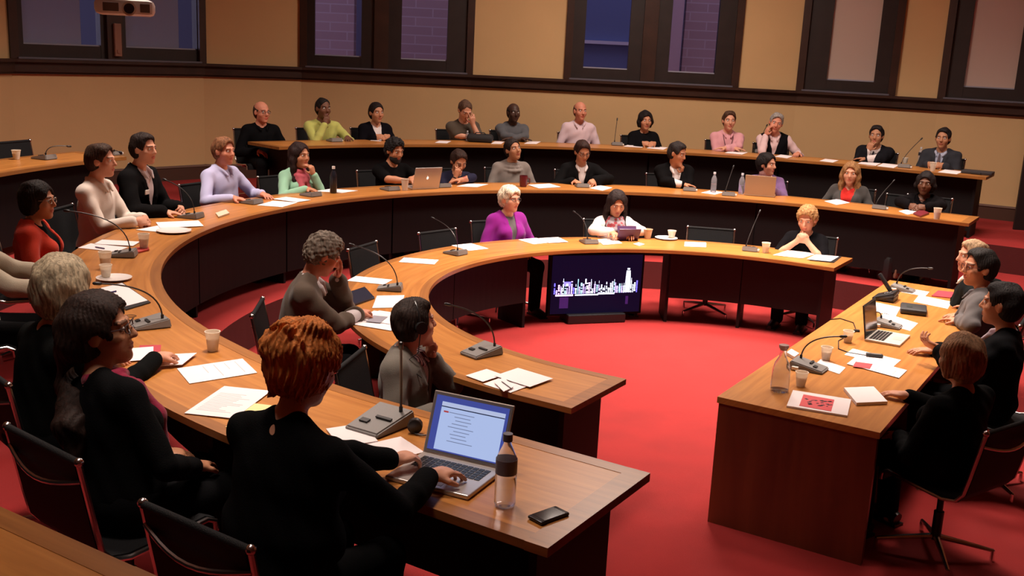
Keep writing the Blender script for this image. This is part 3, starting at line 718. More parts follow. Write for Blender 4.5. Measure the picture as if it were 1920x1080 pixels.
# outside, seen through the clear panes
brick = bpy.data.materials.new('brick of the house opposite'); brick.use_nodes = True; nt = brick.node_tree; bt = nt.nodes.new('ShaderNodeTexBrick'); tc = nt.nodes.new('ShaderNodeTexCoord')
bt.inputs['Scale'].default_value = 1.0; bt.inputs['Brick Width'].default_value = .62; bt.inputs['Row Height'].default_value = .16; bt.inputs['Mortar Size'].default_value = .012
bt.inputs['Color1'].default_value = (.36, .24, .27, 1); bt.inputs['Color2'].default_value = (.40, .27, .30, 1); bt.inputs['Mortar'].default_value = (.45, .35, .40, 1)
mp = nt.nodes.new('ShaderNodeMapping'); mp.inputs['Rotation'].default_value = (math.radians(90), 0, 0); nt.links.new(tc.outputs['Object'], mp.inputs['Vector'])
nt.links.new(mp.outputs[0], bt.inputs['Vector']); nt.links.new(bt.outputs['Color'], nt.nodes['Principled BSDF'].inputs['Base Color']); nt.nodes['Principled BSDF'].inputs['Roughness'].default_value = .9
ob = empty('house', 'pinkish brick house seen outside through the middle windows', 'building', (.5, 19.5, 0))
MB().box((-1.55, .15, 3), (.01, .15, 3.2)).box((-1.925, .15, 3), (1.425, .15, 3.2)).box((-4.35, .15, 3), (.75, .15, 3.2)).box((3.45, .15, 3), (1.05, .15, 3.2)).build('brick_wall', brick, ob)
MB().box((1.1, .35, 3), (1.9, .15, 3.2)).build('rendered_wall', M((.13, .17, .36), .8), ob); MB().box((-3.48, .5, 3), (.3, .1, 3.2)).build('sky_strip', M((.30, .36, .55), .8), ob); MB().box((-7.6, .5, 3), (2.5, .1, 3.2)).build('sky_blocker', M((.05, .05, .085), .8), ob)  # pale slab stands in for a sky strip, dark slab added to cover bright sky
MB().tube([(-.46, -.1, .2), (-.46, -.1, 6)], .09, 10).build('drainpipe', M((.10, .12, .25), .5), ob, True)
MB().box((2.25, .0, 3), (.10, .08, 3.1)).build('corner_board', M((.5, .36, .42), .7), ob)
MB().box((1.2, .15, 2.75), (1.0, .06, .03)).build('ledge', M((.6, .6, .75), .6), ob)
# open dark door at the right edge
Pd = at(1899, 430, Z2); dr = bpy.data.objects.new('door_1', None); COL.objects.link(dr); dr.location = (*map(float, Pd[:2]), Z2); dr.rotation_euler = (0, 0, -.15); struct(dr)
MB().box((.46, 0, 1.10), (.46, .022, 1.10), None, .004).build('door_leaf', mat('dark door', (.012, .008, .008), .5), dr)
MB().tube([(.84, -.03, 1.0), (.84, -.07, 1.0), (.74, -.07, 1.0)], .011, 8).build('door_handle', ALU, dr, True)
# ---------------------------------------------------------------- head table
ht = empty('head_table', 'straight oak head table with reddish brown sides closing the horseshoe on the right', 'table', (*C0, 0), math.atan2(NX[1], NX[0]))
# local x = along NX, local y = -AX
def slab(name, x0, x1, y0, y1, z0, z1, m, parent, uvm=False):
    o = MB().box(((x0+x1)/2, (y0+y1)/2, (z0+z1)/2), ((x1-x0)/2, (y1-y0)/2, (z1-z0)/2)).build(name, m, parent)
    l = o.data.uv_layers.new(name='UVMap'); 
    for lp in o.data.loops: c = o.data.vertices[lp.vertex_index].co; l.data[lp.index].uv = (c[0], c[1]+c[2])
    return o
slab('tabletop', -2.09, 1.97, -1.73, -.86, .705, .74, W_TOP, ht)
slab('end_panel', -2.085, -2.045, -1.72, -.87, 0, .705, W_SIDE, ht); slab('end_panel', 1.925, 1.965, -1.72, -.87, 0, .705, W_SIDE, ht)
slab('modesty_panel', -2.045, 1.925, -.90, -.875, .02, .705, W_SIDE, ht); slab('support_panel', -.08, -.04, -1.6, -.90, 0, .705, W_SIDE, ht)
# ---------------------------------------------------------------- screen under the inner desk
TVU = 40.2; b_, d_ = path(TVU); tvp = pp(TVU, RA+.12)
tv = empty('television', 'flat television standing under the inner desk showing a lit city skyline at night', 'television', (tvp[0], tvp[1], 0), rotz_of(d_)+math.pi*0)
# local +Y points outwards, screen faces -Y
MB().box((0, .03, .375), (.49, .03, .305), None, .006).build('screen_bezel', mat('matt bezel', (.004, .004, .004), .7, spec=.1), tv)
MB().box((0, .05, .045), (.30, .12, .045), None, .01).build('stand', BLK, tv)
SCR = mat('screen night sky', (.002, .002, .006), .6, spec=.1, emis=(.012, .008, .05), estr=.35)
MB().box((0, -.002, .375), (.465, .002, .285)).build('screen', SCR, tv)
cols = {'white': (.75, .80, 1.0), 'violet': (.55, .38, 1.0), 'blue': (.15, .12, 1.0), 'teal': (.35, .70, .85), 'pink': (.9, .5, .95)}
EM = {k: mat('skyline light '+k, (.02, .02, .03), .6, emis=v, estr=3.2) for k, v in cols.items()}
rs = random.Random(5); sky = {k: MB() for k in cols}
allm = MB(); order = list(cols)
x = -.44; base = .285
while x < .43:
    w = rs.uniform(.008, .022); hgt = rs.uniform(.05, .13)*(1.15 if -.2 < x < -.08 else 1)
    k = rs.choice(['white', 'white', 'violet', 'teal', 'violet', 'pink', 'blue']); nfl = max(2, int(hgt/.012))
    for j in range(nfl):
        if rs.random() < .86: sky[k].box((x+w/2, -.0055, base+(j+.5)*hgt/nfl), (w/2*rs.uniform(.55, .95), .001, hgt/nfl*.34))
    if rs.random() < .3: sky['white'].box((x+w/2, -.0055, base+hgt+.012), (.0012, .001, .012))
    x += w+rs.uniform(.001, .007)
for j in range(15): sky['white'].box((.325, -.0056, base+.01+j*.0145), (.026*(1-.02*max(0, j-7)**1.2), .001, .0060))
sky['white'].box((.325, -.0056, base+.235), (.012, .001, .008)); sky['white'].box((-.115, -.0056, base+.12), (.006, .001, .025)); sky['blue'].box((-.305, -.0056, base+.10), (.035, .001, .020)); sky['white'].box((-.305, -.0060, base+.09), (.010, .001, .012))
sky['pink'].box((-.33, -.0056, base-.012), (.09, .001, .008)); sky['white'].box((-.10, -.0056, base-.012), (.12, .001, .006)); sky['white'].box((.10, -.0056, base-.006), (.09, .001, .005))
smi = []
for k in order: allm.add(sky[k].v, sky[k].f); smi += [order.index(k)]*len(sky[k].f)
meshobj('skyline_picture', allm.v, allm.f, [EM[k] for k in order], tv, midx=smi)
DIM = mat('skyline reflection', (.01, .01, .02), .5, emis=(.10, .03, .30), estr=.4); MB().box((-.33, -.0055, base-.085), (.045, .001, .055)).box((.325, -.0055, base-.075), (.014, .001, .04)).build('skyline_reflection', DIM, tv)
# ---------------------------------------------------------------- ceiling projector
pj = np.array(at(232, 16, 2.75)); dpr = ray(235, 14); PJ = CC+dpr/dpr[1]*6.6
pr = empty('projector', 'white ceiling projector hanging in front of the left window', 'projector', PJ, math.radians(197))
MB().box((0, 0, 0), (.17, .13, .048), None, .03).build('housing', mat('projector shell', (.62, .56, .52), .4), pr, True)
MB().tube([(-.03, .10, -.008), (-.03, .150, -.008)], .042, 20).build('lens_ring', M((.55, .42, .33), .35), pr, True)
MB().tube([(-.03, .12, -.008), (-.03, .156, -.008)], .030, 20).build('lens', mat('lens glass', (.01, .008, .015), .05, coat=1), pr, True)
MB().box((.075, .131, -.002), (.045, .004, .026), None, .003).build('front_grille', M((.10, .06, .04), .5), pr); MB().box((-.12, .131, -.002), (.028, .004, .026), None, .003).build('front_grille', M((.10, .06, .04), .5), pr)
MB().tube([(0, 0, .04), (0, 0, CEIL-PJ[2])], .022, 12).box((0, 0, CEIL-PJ[2]-.01), (.09, .09, .01)).build('ceiling_pole', M((.5, .48, .46), .4), pr, True)
# ---------------------------------------------------------------- conference chair
def make_chair():
    r = empty('conference_chair', 'x', 'chair')
    prof = [(.24, .405), (.235, .445), (.20, .462), (.05, .445), (-.12, .430), (-.19, .445), (-.225, .49), (-.245, .58), (-.270, .71), (-.295, .835)]
    def sling(pts, x0, x1, th):
        m = MB(); n = len(pts); vs = []
        for i, (y, z) in enumerate(pts):
            a = np.array(pts[max(i-1, 0)]); b = np.array(pts[min(i+1, n-1)]); t = nrm(b-a); o = np.array([-t[1], t[0]])*th/2
            for x in (x0, x1):
                for s_ in (1, -1): vs.append((x, y+s_*o[0], z+s_*o[1]))
        fs = []
        for i in range(n-1):
            k = 4*i; q = k+4; fs += [(k, q, q+2, k+2), (k+1, k+3, q+3, q+1), (k, k+1, q+1, q), (k+2, q+2, q+3, k+3)]
        fs += [(0, 2, 3, 1), (4*n-4, 4*n-3, 4*n-1, 4*n-2)]; m.add(vs, fs); return m
    sling(prof[:6], -.225, .225, .022).build('seat', MESHB, r, True); sling(prof[5:], -.225, .225, .020).build('backrest', MESHB, r, True)
    MB().tube([(-.235, -.293, .832), (.235, -.293, .832)], .014, 10).build('top_roll', MESHB, r, True)
    for g in (-1, 1): MB().tube([(g*.238, y, z) for y, z in prof], .011, 8).ball((g*.238, -.293, .835), .017, 8, 6).build('side_rail', ALU, r, True)
    MB().tube([(g, -.285-.035*math.cos(g/.236*1.5), .765-.045*math.cos(g/.236*1.55)) for g in np.linspace(-.236, .236, 11)], .009, 8).build('back_spreader', ALU, r, True)
    MB().tube([(g, .02, .435-.055*math.cos(g/.236*1.55)) for g in np.linspace(-.236, .236, 11)], .012, 8).build('seat_spreader', ALU, r, True)
    MB().tube([(0, .02, .09), (0, .02, .25)], .026, 12).tube([(0, .02, .25), (0, .02, .385)], .017, 12).build('column', BLK, r, True)
    for k in range(4):
        a = math.radians(45+90*k); c, s_ = math.cos(a), math.sin(a)
        l = MB().tube([(.02*c, .02+.02*s_, .105), (.15*c, .02+.15*s_, .085), (.30*c, .02+.30*s_, .058)], [.017, .014, .010], 8).build('base_leg', ALU, r, True)
        MB().tube([(.30*c, .02+.30*s_, .06), (.30*c, .02+.30*s_, .0)], [.010, .014], 8).build('glide', CHROME, l, True)
    return r
# ---------------------------------------------------------------- table things
def grp_at(px, py, z): return at(px, py, z)
def paper(label, quads, z, m=None, text=0, th=.0016, name='paper_sheet', cat='paper', group='papers on the desks', lift=0):
    """quad = four corners (pixel) of the sheet lying on the desk at height z"""
    P = [at(x, y, z) for x, y in quads]; c = np.mean(P, axis=0)
    # square the outline up to a believable sheet: keep centre, average opposite sides
    a = ((P[1]-P[0])+(P[2]-P[3]))/2; b = ((P[3]-P[0])+(P[2]-P[1]))/2
    L1, L2 = np.linalg.norm(a), np.linalg.norm(b); lim = lambda L: min(max(L, .10), .62)
    a = a/L1*lim(L1)/2; b = b/L2*lim(L2)/2; z0 = .0012+lift
    r = empty(name, label, cat, (c[0], c[1], z), 0, group) if text else None
    off = np.zeros(3) if r is not None else c
    pts = [off-a-b, off+a-b, off+a+b, off-a+b]
    o = MB().prism([p[:2] for p in pts] if np.cross(a, b)[2] > 0 else [p[:2] for p in pts][::-1], z0 if r is not None else z+z0, (z0+th) if r is not None else z+z0+th).build('sheet' if r is not None else name, m or PAPER, r)
    if r is None: tag(o, label, cat, group)
    else:
        t = MB(); rr = random.Random(len(label)); la, lb = (a, b) if np.linalg.norm(a) < np.linalg.norm(b) else (b, a); ua, ub = nrm(la), nrm(lb); R = np.stack([ua, ub, [0, 0, 1]], 1); A2, B2 = np.linalg.norm(la), np.linalg.norm(lb)
        for k in range(text):
            w = A2*rr.uniform(.35, .75); t.box(ub*B2*(.7-1.3*k/max(text, 1))-ua*(A2*.78-w)+np.array([0, 0, z0+th+.0003]), (w, .0022, .0002), R)
        t.build('printed_lines', INK, r)
    return r or o
def cup(label, px, py, z, h=.085, m=None, lift=0, sc=1.0, r=.035):
    p = at(px, py, z); t = empty('paper_cup', label, 'cup', (p[0], p[1], z+.001+lift), 0, 'white disposable cups')
    MB().lathe([(r*.68, 0), (r*.7, .004), (r, h-.006), (r*1.07, h-.004), (r*1.07, h), (r*.96, h), (r*.64, .006), (.0001, .006)], seg=24).build('cup_wall', m or CUPM, t, True)
    MB().lathe([(.0001, h*.62), (r*.86, h*.62), (r*.86, h*.63), (.0001, h*.63)], seg=20).build('drink', M((.70, .64, .55), .1), t)
    return t
def bottle(label, px, py, z, h, r, body=None, cap=(.8, .8, .85), band=None, water=True):
    p = at(px, py, z); t = empty('water_bottle', label, 'bottle', (p[0], p[1], z+.001))
    w = MB().lathe([(.0001, 0), (r*.85, 0), (r, .01), (r, h*.60), (r*.92, h*.68), (r*.5, h*.82), (r*.36, h*.86), (r*.36, h*.93)], seg=28, caps=True).build('bottle_body', body or PET, t, True)
    if water: MB().lathe([(.0001, .006), (r*.80, .006), (r*.93, .014), (r*.93, h*.42), (.0001, h*.42)], seg=24, caps=False).build('water', WATERM, t, True)
    MB().lathe([(.0001, h*.90), (r*.46, h*.90), (r*.46, h), (.0001, h)], seg=20, caps=False).build('bottle_cap', M(cap, .4), t, True)
    if band: MB().lathe([(r*1.012, h*.46), (r*1.012, h*.66), (r*.99, h*.66)], seg=28, caps=False).build('bottle_band', M(band, .5), t, True)
    return t
def mic(label, bx, by, tx, ty, z, seat=None, s=1.0, neck=True, reach=.22, rise=.30, group='gooseneck microphones on the desks', kink=.5):
    p = at(bx, by, z); d = ring_dir(p) if seat is None else np.asarray(seat)   # d: towards the speaker
    yw = rotz_of(d); t = empty('microphone', label, 'microphone', (p[0], p[1], z+.001), yw, group)
    w, l = .075*s, .095*s
    vs = [(-w, -l, 0), (w, -l, 0), (w*.9, l, 0), (-w*.9, l, 0), (-w*.94, -l*.9, .048*s), (w*.94, -l*.9, .048*s), (w*.85, l*.97, .016*s), (-w*.85, l*.97, .016*s)]
    bm = bmesh.new(); bv = [bm.verts.new(v) for v in vs]
    for f in ((0, 3, 2, 1), (4, 5, 6, 7), (0, 1, 5, 4), (1, 2, 6, 5), (2, 3, 7, 6), (3, 0, 4, 7)): bm.faces.new([bv[i] for i in f])
    bmesh.ops.bevel(bm, geom=bm.edges[:], offset=.006, segments=2, affect='EDGES'); bm.verts.index_update()
    m = MB().add([tuple(v.co) for v in bm.verts], [[v.index for v in f.verts] for f in bm.faces]); bm.free(); m.build('microphone_base', GREY, t, True)
    m = MB(); slope = -math.atan2(.030, 1.85*l/s)
    m.box((-w*.3, .01, .036*s), (.030*s, .006*s, .003), Rx(slope)); m.box((w*.35, l*.45, .0285*s), (.016*s, .010*s, .003), Rx(slope)); m.build('talk_button', BLK, t)
    MB().box((w*1.0+.004, -l*.55, .014), (.012, .020, .010), None, .003).build('socket_tag', PLAST, t)
    if neck:
        a = np.array([-w*.5, -l*.62, .043*s]); tgt = p+np.array([d[0]*reach, d[1]*reach, rise]); Tp = on_ray_near(tx, ty, tgt)
        q = Rz(yw).T@(Tp-np.array([p[0], p[1], z+.001])); c1 = a+np.array([0, 0, np.linalg.norm(q-a)*kink]); pts = [a*(1-u)**2+2*u*(1-u)*c1*.999+q*u*u for u in np.linspace(0, 1, 14)]
        MB().tube([a-np.array([0, 0, .004]), a+np.array([0, 0, .02])], .008, 10).build('neck_collar', BLK, t, True)
        MB().tube(pts, .0040*max(s, 1), 8).build('gooseneck', mat('gooseneck', (.045, .042, .042), .35, metal=.5), t, True)
        dd = nrm(pts[-1]-pts[-2]); MB().tube([pts[-1]-dd*.004, pts[-1]+dd*.006, pts[-1]+dd*.034, pts[-1]+dd*.042], [.004, .009, .009, .004], 10).build('microphone_head', BLK, t, True)
    return t
def plate(label, px, py, z, r=.10):
    p = at(px, py, z); o = MB().lathe([(.0001, 0), (r*.6, 0), (r, .012), (r*1.0, .015), (r*.6, .004), (.0001, .004)], seg=36, caps=False).build('plate', CERAM, None, True, loc=(p[0], p[1], z+.001)); return tag(o, label, 'plate')
def laptop(label, cpx, cpy, z, yaw, w=.31, dp=.22, open_=105, shell=None, screen='dark', logo=True, world=None, lk=1.0):
    """yaw: direction (world xy) from the user towards the screen"""
    p = at(cpx, cpy, z) if world is None else np.asarray(world); t = empty('laptop', label, 'laptop', (p[0], p[1], z+.001), rotz_of(yaw)); sh = shell or SILV
    MB().box((0, 0, .008), (w/2, dp/2, .008), None, .004).build('laptop_base', sh, t)
    kb = MB()
    for r_ in range(5):
        for c_ in range(12):
            kb.box((-w*.42+(c_+.5)*w*.84/12, .085-r_*.020, .0168), (w*.84/24*.84, .0082, .0012))
    kb.build('keyboard', BLK, t); MB().box((0, -dp*.30, .0163), (.048, .032, .0004)).build('trackpad', M((.45, .41, .38), .4), t)
    a = math.radians(open_-90); R = Rx(-a); hin = np.array([0, dp/2-.004, .012]); dp = dp*lk
    MB().box(hin+R@np.array([0, 0, dp*.5]), (w/2, .004, dp*.5), R, .003).build('laptop_lid', sh, t)
    b = M((.012, .012, .014), .3); MB().box(hin+R@np.array([0, -.0045, dp*.51]), (w*.485, .0008, dp*.47), R).build('screen_bezel', b if screen == 'dark' else M((.20, .19, .20), .4), t)
    if screen == 'mail':
        E_ = lambda c, s_=1.0: mat('lit screen', (.01, .01, .01), .3, emis=c, estr=s_)
        sc = MB().box(hin+R@np.array([0, -.0056, dp*.51]), (w*.455, .0005, dp*.43), R).build('screen', E_((.05, .07, .32), 1.0), t)
        MB().box(hin+R@np.array([.008, -.0064, dp*.475]), (w*.395, .0004, dp*.375), R).build('page', E_((.50, .62, .98), .85), sc)
        MB().box(hin+R@np.array([.008, -.0070, dp*.815]), (w*.395, .0004, dp*.028), R).build('toolbar', E_((.58, .66, .95), .8), sc)
        MB().box(hin+R@np.array([.008, -.0070, dp*.775]), (w*.395, .0004, dp*.008), R).build('toolbar_line', E_((.03, .04, .10), .5), sc)
        tx = MB()
        for k in range(9): tx.box(hin+R@np.array([-.035+.006*(k % 3), -.0070, dp*(.70-.055*k)]), (w*(.10 if k % 4 else .16), .0003, .0012), R)
        tx.build('page_text', E_((.25, .30, .50), .6), sc); MB().box(hin+R@np.array([-.10, -.0070, dp*.70]), (.010, .0003, .003), R).build('page_mark', E_((.7, .08, .08), .6), sc)
    else: MB().box(hin+R@np.array([0, -.0056, dp*.51]), (w*.455, .0005, dp*.43), R).build('screen', mat('dark screen', (.008, .008, .010), .12), t)
    if logo:
        L = MB(); N = 14; c0 = hin+R@np.array([0, .0045, dp*.5]); L.add([c0+R@np.array([.015*math.cos(q)*(1-.12*abs(math.cos(q))), .0006, .017*math.sin(q)]) for q in np.linspace(0, 2*math.pi, N, endpoint=False)], [tuple(range(N))])
        L.add([c0+R@np.array(v) for v in ((.0, .0006, .019), (.004, .0006, .027), (.009, .0006, .027), (.004, .0006, .019))], [(0, 1, 2, 3)])
        L.build('lid_logo', mat('lit logo', (.8, .8, .8), .4, emis=(1, .95, .9), estr=.9), t)
    return t
# ================================================================ items on the desks
B_, A_, C_ = DB, DA, DC
# --- middle desk, near arm and left curve
paper('white printed sheet lying on the near desk beside the pale cup', [(328, 692), (458, 673), (479, 700), (359, 720)], B_, text=4)
paper('white printed sheet overlapping a yellow pad left of the red-haired typist', [(418, 726), (511, 735), (437, 787), (348, 777)], B_, text=14, lift=.003)
paper('pale yellow notepad beside the left elbow of the red-haired typist', [(422, 803), (474, 757), (540, 766), (495, 812)], B_, YPAPER, th=.003, name='notepad', cat='notepad')
paper('blank notebook lying between the red-haired typist and the large microphone base', [(600, 806), (690, 797), (697, 829), (650, 842)], B_, th=.006, name='notebook', cat='notebook', group='notebooks and pads')
paper('blank sheet with a pen on it under the typing hands, left of the open laptop', [(669, 840), (742, 820), (805, 848), (692, 872)], B_)
def pen(label, a, b, z, r=.0045, col=(.03, .02, .10), lift=.006):
    p, q = at(*a, z+lift), at(*b, z+lift); c = (p+q)/2; o = MB().tube([p-c, p-c+(q-p)*.12, q-c-(q-p)*.1, q-c], [r*.4, r, r, r*.8], 8).build('pen', M(col, .3), None, True, loc=c); return tag(o, label, 'pen', 'pens on the desks')
pen('dark purple ballpoint pen lying on the sheet beside the typing hands', (685, 860), (726, 848), B_, .007)
paper('white sheet on a dark clipboard in front of the grey-haired woman', [(196, 540), (222, 536), (284, 563), (228, 580)], B_, lift=.006, th=.002)
paper('dark clipboard under a white sheet in front of the grey-haired woman', [(192, 540), (222, 534), (290, 565), (228, 586)], B_, BLK, th=.005, name='clipboard', cat='clipboard', group=None)
pen('dark pen lying on the clipboard sheet in front of the grey-haired woman', (196, 549), (218, 546), B_, .006, lift=.014)
paper('folded white leaflet near the writing hand of the grey-haired woman', [(306, 693), (338, 667), (360, 669), (334, 688)], B_, lift=.012)
paper('white sheet under the dark sleeve beside the grey microphone base', [(236, 656), (290, 652), (285, 676), (238, 680)], B_, lift=.004)
paper('pinkish red folder edge under the white sheet by the writing hand', [(262, 648), (302, 648), (298, 660), (262, 662)], B_, mat('red folder', (.45, .03, .05), .6), name='folder', cat='folder', group=None)
cup('pale plastic cup standing alone on the near desk above the printed sheet', 399, 658, B_, .098)
plate('white plate under the stacked cups behind the grey-haired woman', 214, 524, B_, .105)
cup('white cup standing on the white plate behind the grey-haired woman', 199, 521, B_, .075, lift=.008, r=.036)
cup('tall pale cup just above the white plate on the left desk curve', 198, 502, B_, .105, r=.040)
mic('grey microphone with a long neck in front of the woman in the red cardigan', 229, 480, 131, 396, B_)
cup('pale cup on a small red book near the woman in the red cardigan', 270, 467, B_, .10, lift=.010, r=.038)
paper('small red book under the pale cup near the red cardigan woman', [(250, 468), (277, 462), (280, 470), (252, 477)], B_, mat('red book cover', (.48, .04, .03), .5), th=.010, name='book', cat='book', group=None)
paper('stack sheet with a pen in front of the woman in the red cardigan', [(138, 464), (178, 458), (232, 463), (226, 474)], B_)
paper('white sheet behind the microphone neck of the red cardigan woman', [(176, 457), (192, 452), (262, 453), (250, 464)], B_, lift=.003)
pen('black pen lying on the papers of the woman in the red cardigan', (178, 463), (196, 466), B_, lift=.009)
mic('grey microphone base with bent neck beside the grey-haired woman at the left', 278, 612, 190, 532, B_, s=1.05, reach=.20, rise=.22)
t_ = empty('spectacles', 'folded wire spectacles lying by the grey microphone base at the left', 'glasses', at(234, 600, B_))
MB().tube([(.028*math.cos(q)-.033, .020*math.sin(q), .024) for q in np.linspace(0, 6.283, 17)], .002, 6).tube([(.028*math.cos(q)+.033, .020*math.sin(q), .024) for q in np.linspace(0, 6.283, 17)], .002, 6).tube([(-.06, .0, .026), (-.06, .05, .002), (.03, .06, .002)], .002, 6).build('spectacle_frame', M((.08, .05, .04), .3), t_, True)
paper('topmost sheet in front of the man in the white shirt', [(292, 418), (372, 415), (382, 425), (300, 429)], B_, lift=.004)
paper('lower sheet spread beside the clasped hands of the man in the white shirt', [(246, 431), (304, 424), (352, 429), (330, 438)], B_)
plate('white plate lying on the papers of the man in the white shirt', 326, 435, B_, .13)
mic('flat grey microphone base before the man in the black jacket', 357, 408, 312, 338, B_)
paper('beige name card beside the microphone before the black jacket man', [(404, 402), (424, 395), (430, 402), (410, 409)], B_, mat('beige card', (.62, .50, .36), .7), th=.012, name='name_card', cat='card', group=None)
mic('low grey microphone between the blue shirt man and the scarf woman', 470, 381, 440, 330, B_, neck=False)
paper('white sheet nearest the man in the light blue shirt', [(484, 385), (510, 377), (560, 380), (527, 389)], B_)
paper('white sheet beside the woman with the pink scarf', [(507, 373), (540, 371), (580, 375), (560, 381)], B_, lift=.003)
mic('dark microphone base right of the woman with the pink scarf', 582, 367, 548, 320, B_, neck=False)
bottle('dark drinking bottle with a pale cap right of the pink scarf woman', 625, 362, B_, .27, .035, body=mat('dark bottle', (.012, .012, .018), .25), cap=(.75, .72, .70), water=False)
paper('white sheets lying behind the dark drinking bottle', [(590, 358), (620, 355), (672, 357), (640, 363)], B_)
mic('microphone base before the bearded man in black', 730, 356, 690, 330, B_, neck=False)
cup('cup with a dark rim beside the silver laptop of the bearded man', 759, 357, B_, .12, m=mat('kraft cup', (.62, .50, .40), .6), r=.040)
# laptop of the bearded man (lid towards the camera)
laptop('silver laptop with a glowing lid emblem used by the bearded man', 788, 352, B_, -ring_dir(at(788, 352, B_)), .33, .23, 105)
mic('dark microphone base right of the silver laptop', 828, 350, 800, 310, B_, neck=False)
paper('white sheet in front of the woman resting her forehead', [(855, 350), (880, 344), (915, 346), (895, 351)], B_)
MBc = empty('mug', 'dark red mug in front of the person in the grey draped sweater', 'mug', (*at(981, 350, B_)[:2], B_+.001))
MB().lathe([(.0001, 0), (.036, 0), (.042, .02), (.045, .125), (.041, .125), (.038, .01), (.0001, .01)], seg=24, caps=False).build('mug_body', mat('dark red glaze', (.10, .005, .012), .3), MBc, True)
MB().tube([(.042, 0, .10), (.07, 0, .09), (.07, 0, .04), (.042, 0, .03)], .006, 8).build('mug_handle', mat('dark red glaze', (.10, .005, .012), .3), MBc, True)
paper('white sheet beside the dark red mug', [(990, 347), (1030, 345), (1052, 351), (1010, 354)], B_, lift=.002)
mic('flat microphone base in front of the man reading in a black jacket', 1090, 350, 1060, 310, B_, neck=False)
paper('white sheet under the hand of the man reading in a black jacket', [(1105, 354), (1125, 347), (1148, 353), (1130, 357)], B_)
mic('black microphone base before the man leaning on his fist', 1292, 357, 1250, 320, B_, neck=False)
bottle('clear water bottle standing between two microphones on the middle desk', 1337, 361, B_, .235, .032, cap=(.75, .8, .9))
paper('white papers under the clear water bottle on the middle desk', [(1314, 362), (1332, 357), (1358, 361), (1340, 365)], B_)
mic('microphone with an upright pale neck left of the second water bottle', 1366, 366, 1374, 316, B_, kink=.1, reach=.05, rise=.32)
bottle('clear water bottle just left of the open beige laptop', 1389, 364, B_, .24, .032, cap=(.75, .8, .9))
laptop('beige backed laptop in front of the woman in the purple jacket', 1425, 366, B_, -ring_dir(at(1425, 366, B_)), .34, .23, 102, shell=mat('beige shell', (.46, .33, .22), .45), logo=False)
paper('white sheet before the woman with long blonde hair', [(1546, 377), (1570, 374), (1594, 380), (1568, 385)], B_)
mic('slender microphone between the blonde woman and the dark-haired woman', 1651, 391, 1674, 341, B_, kink=.2, reach=.15, rise=.33)
paper('white sheet before the dark-haired woman at the end of the middle desk', [(1684, 396), (1706, 392), (1722, 398), (1702, 403)], B_)
paper('small dark red notebook before the dark-haired woman at the desk end', [(1712, 402), (1728, 396), (1742, 402), (1726, 408)], B_, mat('dark red notebook cover', (.16, .01, .02), .5), th=.018, name='notebook', cat='notebook', group='notebooks and pads')
cup('white cup near the right end of the middle desk', 1756, 411, B_, .115, r=.040)
# --- typist's things
LQ = [at(820, 843, B_), at(927, 893, B_), at(851, 950, B_), at(737, 897, B_)]
lyaw_ = nrm(((LQ[0]+LQ[1])-(LQ[2]+LQ[3]))[:2]); lc = np.mean(LQ, axis=0)
LAP = laptop('open silver laptop with a lit page on which the red-haired woman types', 0, 0, B_, lyaw_, .33, .268, 110, lk=.88, screen='mail', logo=False, world=(lc[0], lc[1], B_))
bottle('clear water bottle with a grey band in front of the lit laptop', 946, 948, B_, .255, .036, cap=(.13, .14, .18), band=(.20, .19, .24))
ph = np.array([at(989, 971, B_), at(1046, 951, B_), at(1069, 967, B_), at(1009, 992, B_)]); pc = ph.mean(0); pdv = (ph[1]-ph[0])[:2]
t_ = empty('mobile_phone', 'black mobile phone lying at the corner of the near desk end', 'phone', (pc[0], pc[1], B_+.001), math.atan2(pdv[1], pdv[0]))
MB().box((0, 0, .006), (.064, .034, .006), None, .005).build('phone_body', mat('phone body', (.012, .010, .012), .3), t_, True); MB().box((0, 0, .0123), (.047, .030, .0003)).build('phone_screen', mat('phone screen', (.01, .01, .012), .08), t_)
mic('large grey microphone base behind the hands of the red-haired typist', 712, 800, 752, 655, B_, s=1.25, reach=.12, rise=.34, kink=.35)
t_ = empty('earphone', 'black earphone with a cable beside the large grey microphone base', 'earphones', (*at(778, 812, B_)[:2], B_+.001))
MB().tube([(.0, -.012, .03), (.0, .012, .03)], .030, 16).tube([(.0, -.016, .03), (.0, -.012, .03)], [.018, .026], 16).build('ear_cup', BLK, t_, True)
MB().tube([(0, -.02, .004), (.03, -.035, .004), (.07, -.02, .004), (.09, .02, .004), (.08, .05, .004)], .003, 8).build('earphone_cable', BLK, t_, True)
# --- inner desk
paper('white sheet on the inner desk beyond the grey microphone of the writing man', [(655, 526), (662, 519), (741, 524), (715, 535)], A_)
mic('grey microphone with a long slanting neck in front of the writing man', 731, 543, 664, 460, A_, s=1.0)
t_ = np.array([at(650, 552, A_), at(682, 540, A_), at(704, 560, A_), at(662, 574, A_)])
paper('closed black tablet case lying beside the writing man', [(650, 552), (682, 541), (704, 560), (664, 574)], A_, mat('black case', (.012, .014, .03), .35), th=.012, name='tablet', cat='tablet', group=None)
paper('white sheet behind the head of the man with the headset', [(700, 556), (765, 553), (745, 578), (705, 577)], A_)
paper('large white paper under the writing hand on the inner desk', [(657, 608), (703, 584), (770, 594), (735, 622)], A_, lift=.002)
paper('white sheet with a grey printed block under the writing hand', [(680, 600), (712, 586), (760, 590), (734, 612)], A_, lift=.006, text=3)
paper('dark grey print square on the sheet beside the writing hand', [(687, 606), (701, 594), (727, 597), (712, 608)], A_, mat('grey photo print', (.25, .24, .28), .8), lift=.0095, th=.0008, name='printed_photo', cat='photo', group=None)
paper('white sheet lying alone before the nearest empty chair of the inner desk', [(747, 491), (758, 484), (822, 487), (815, 497)], A_)
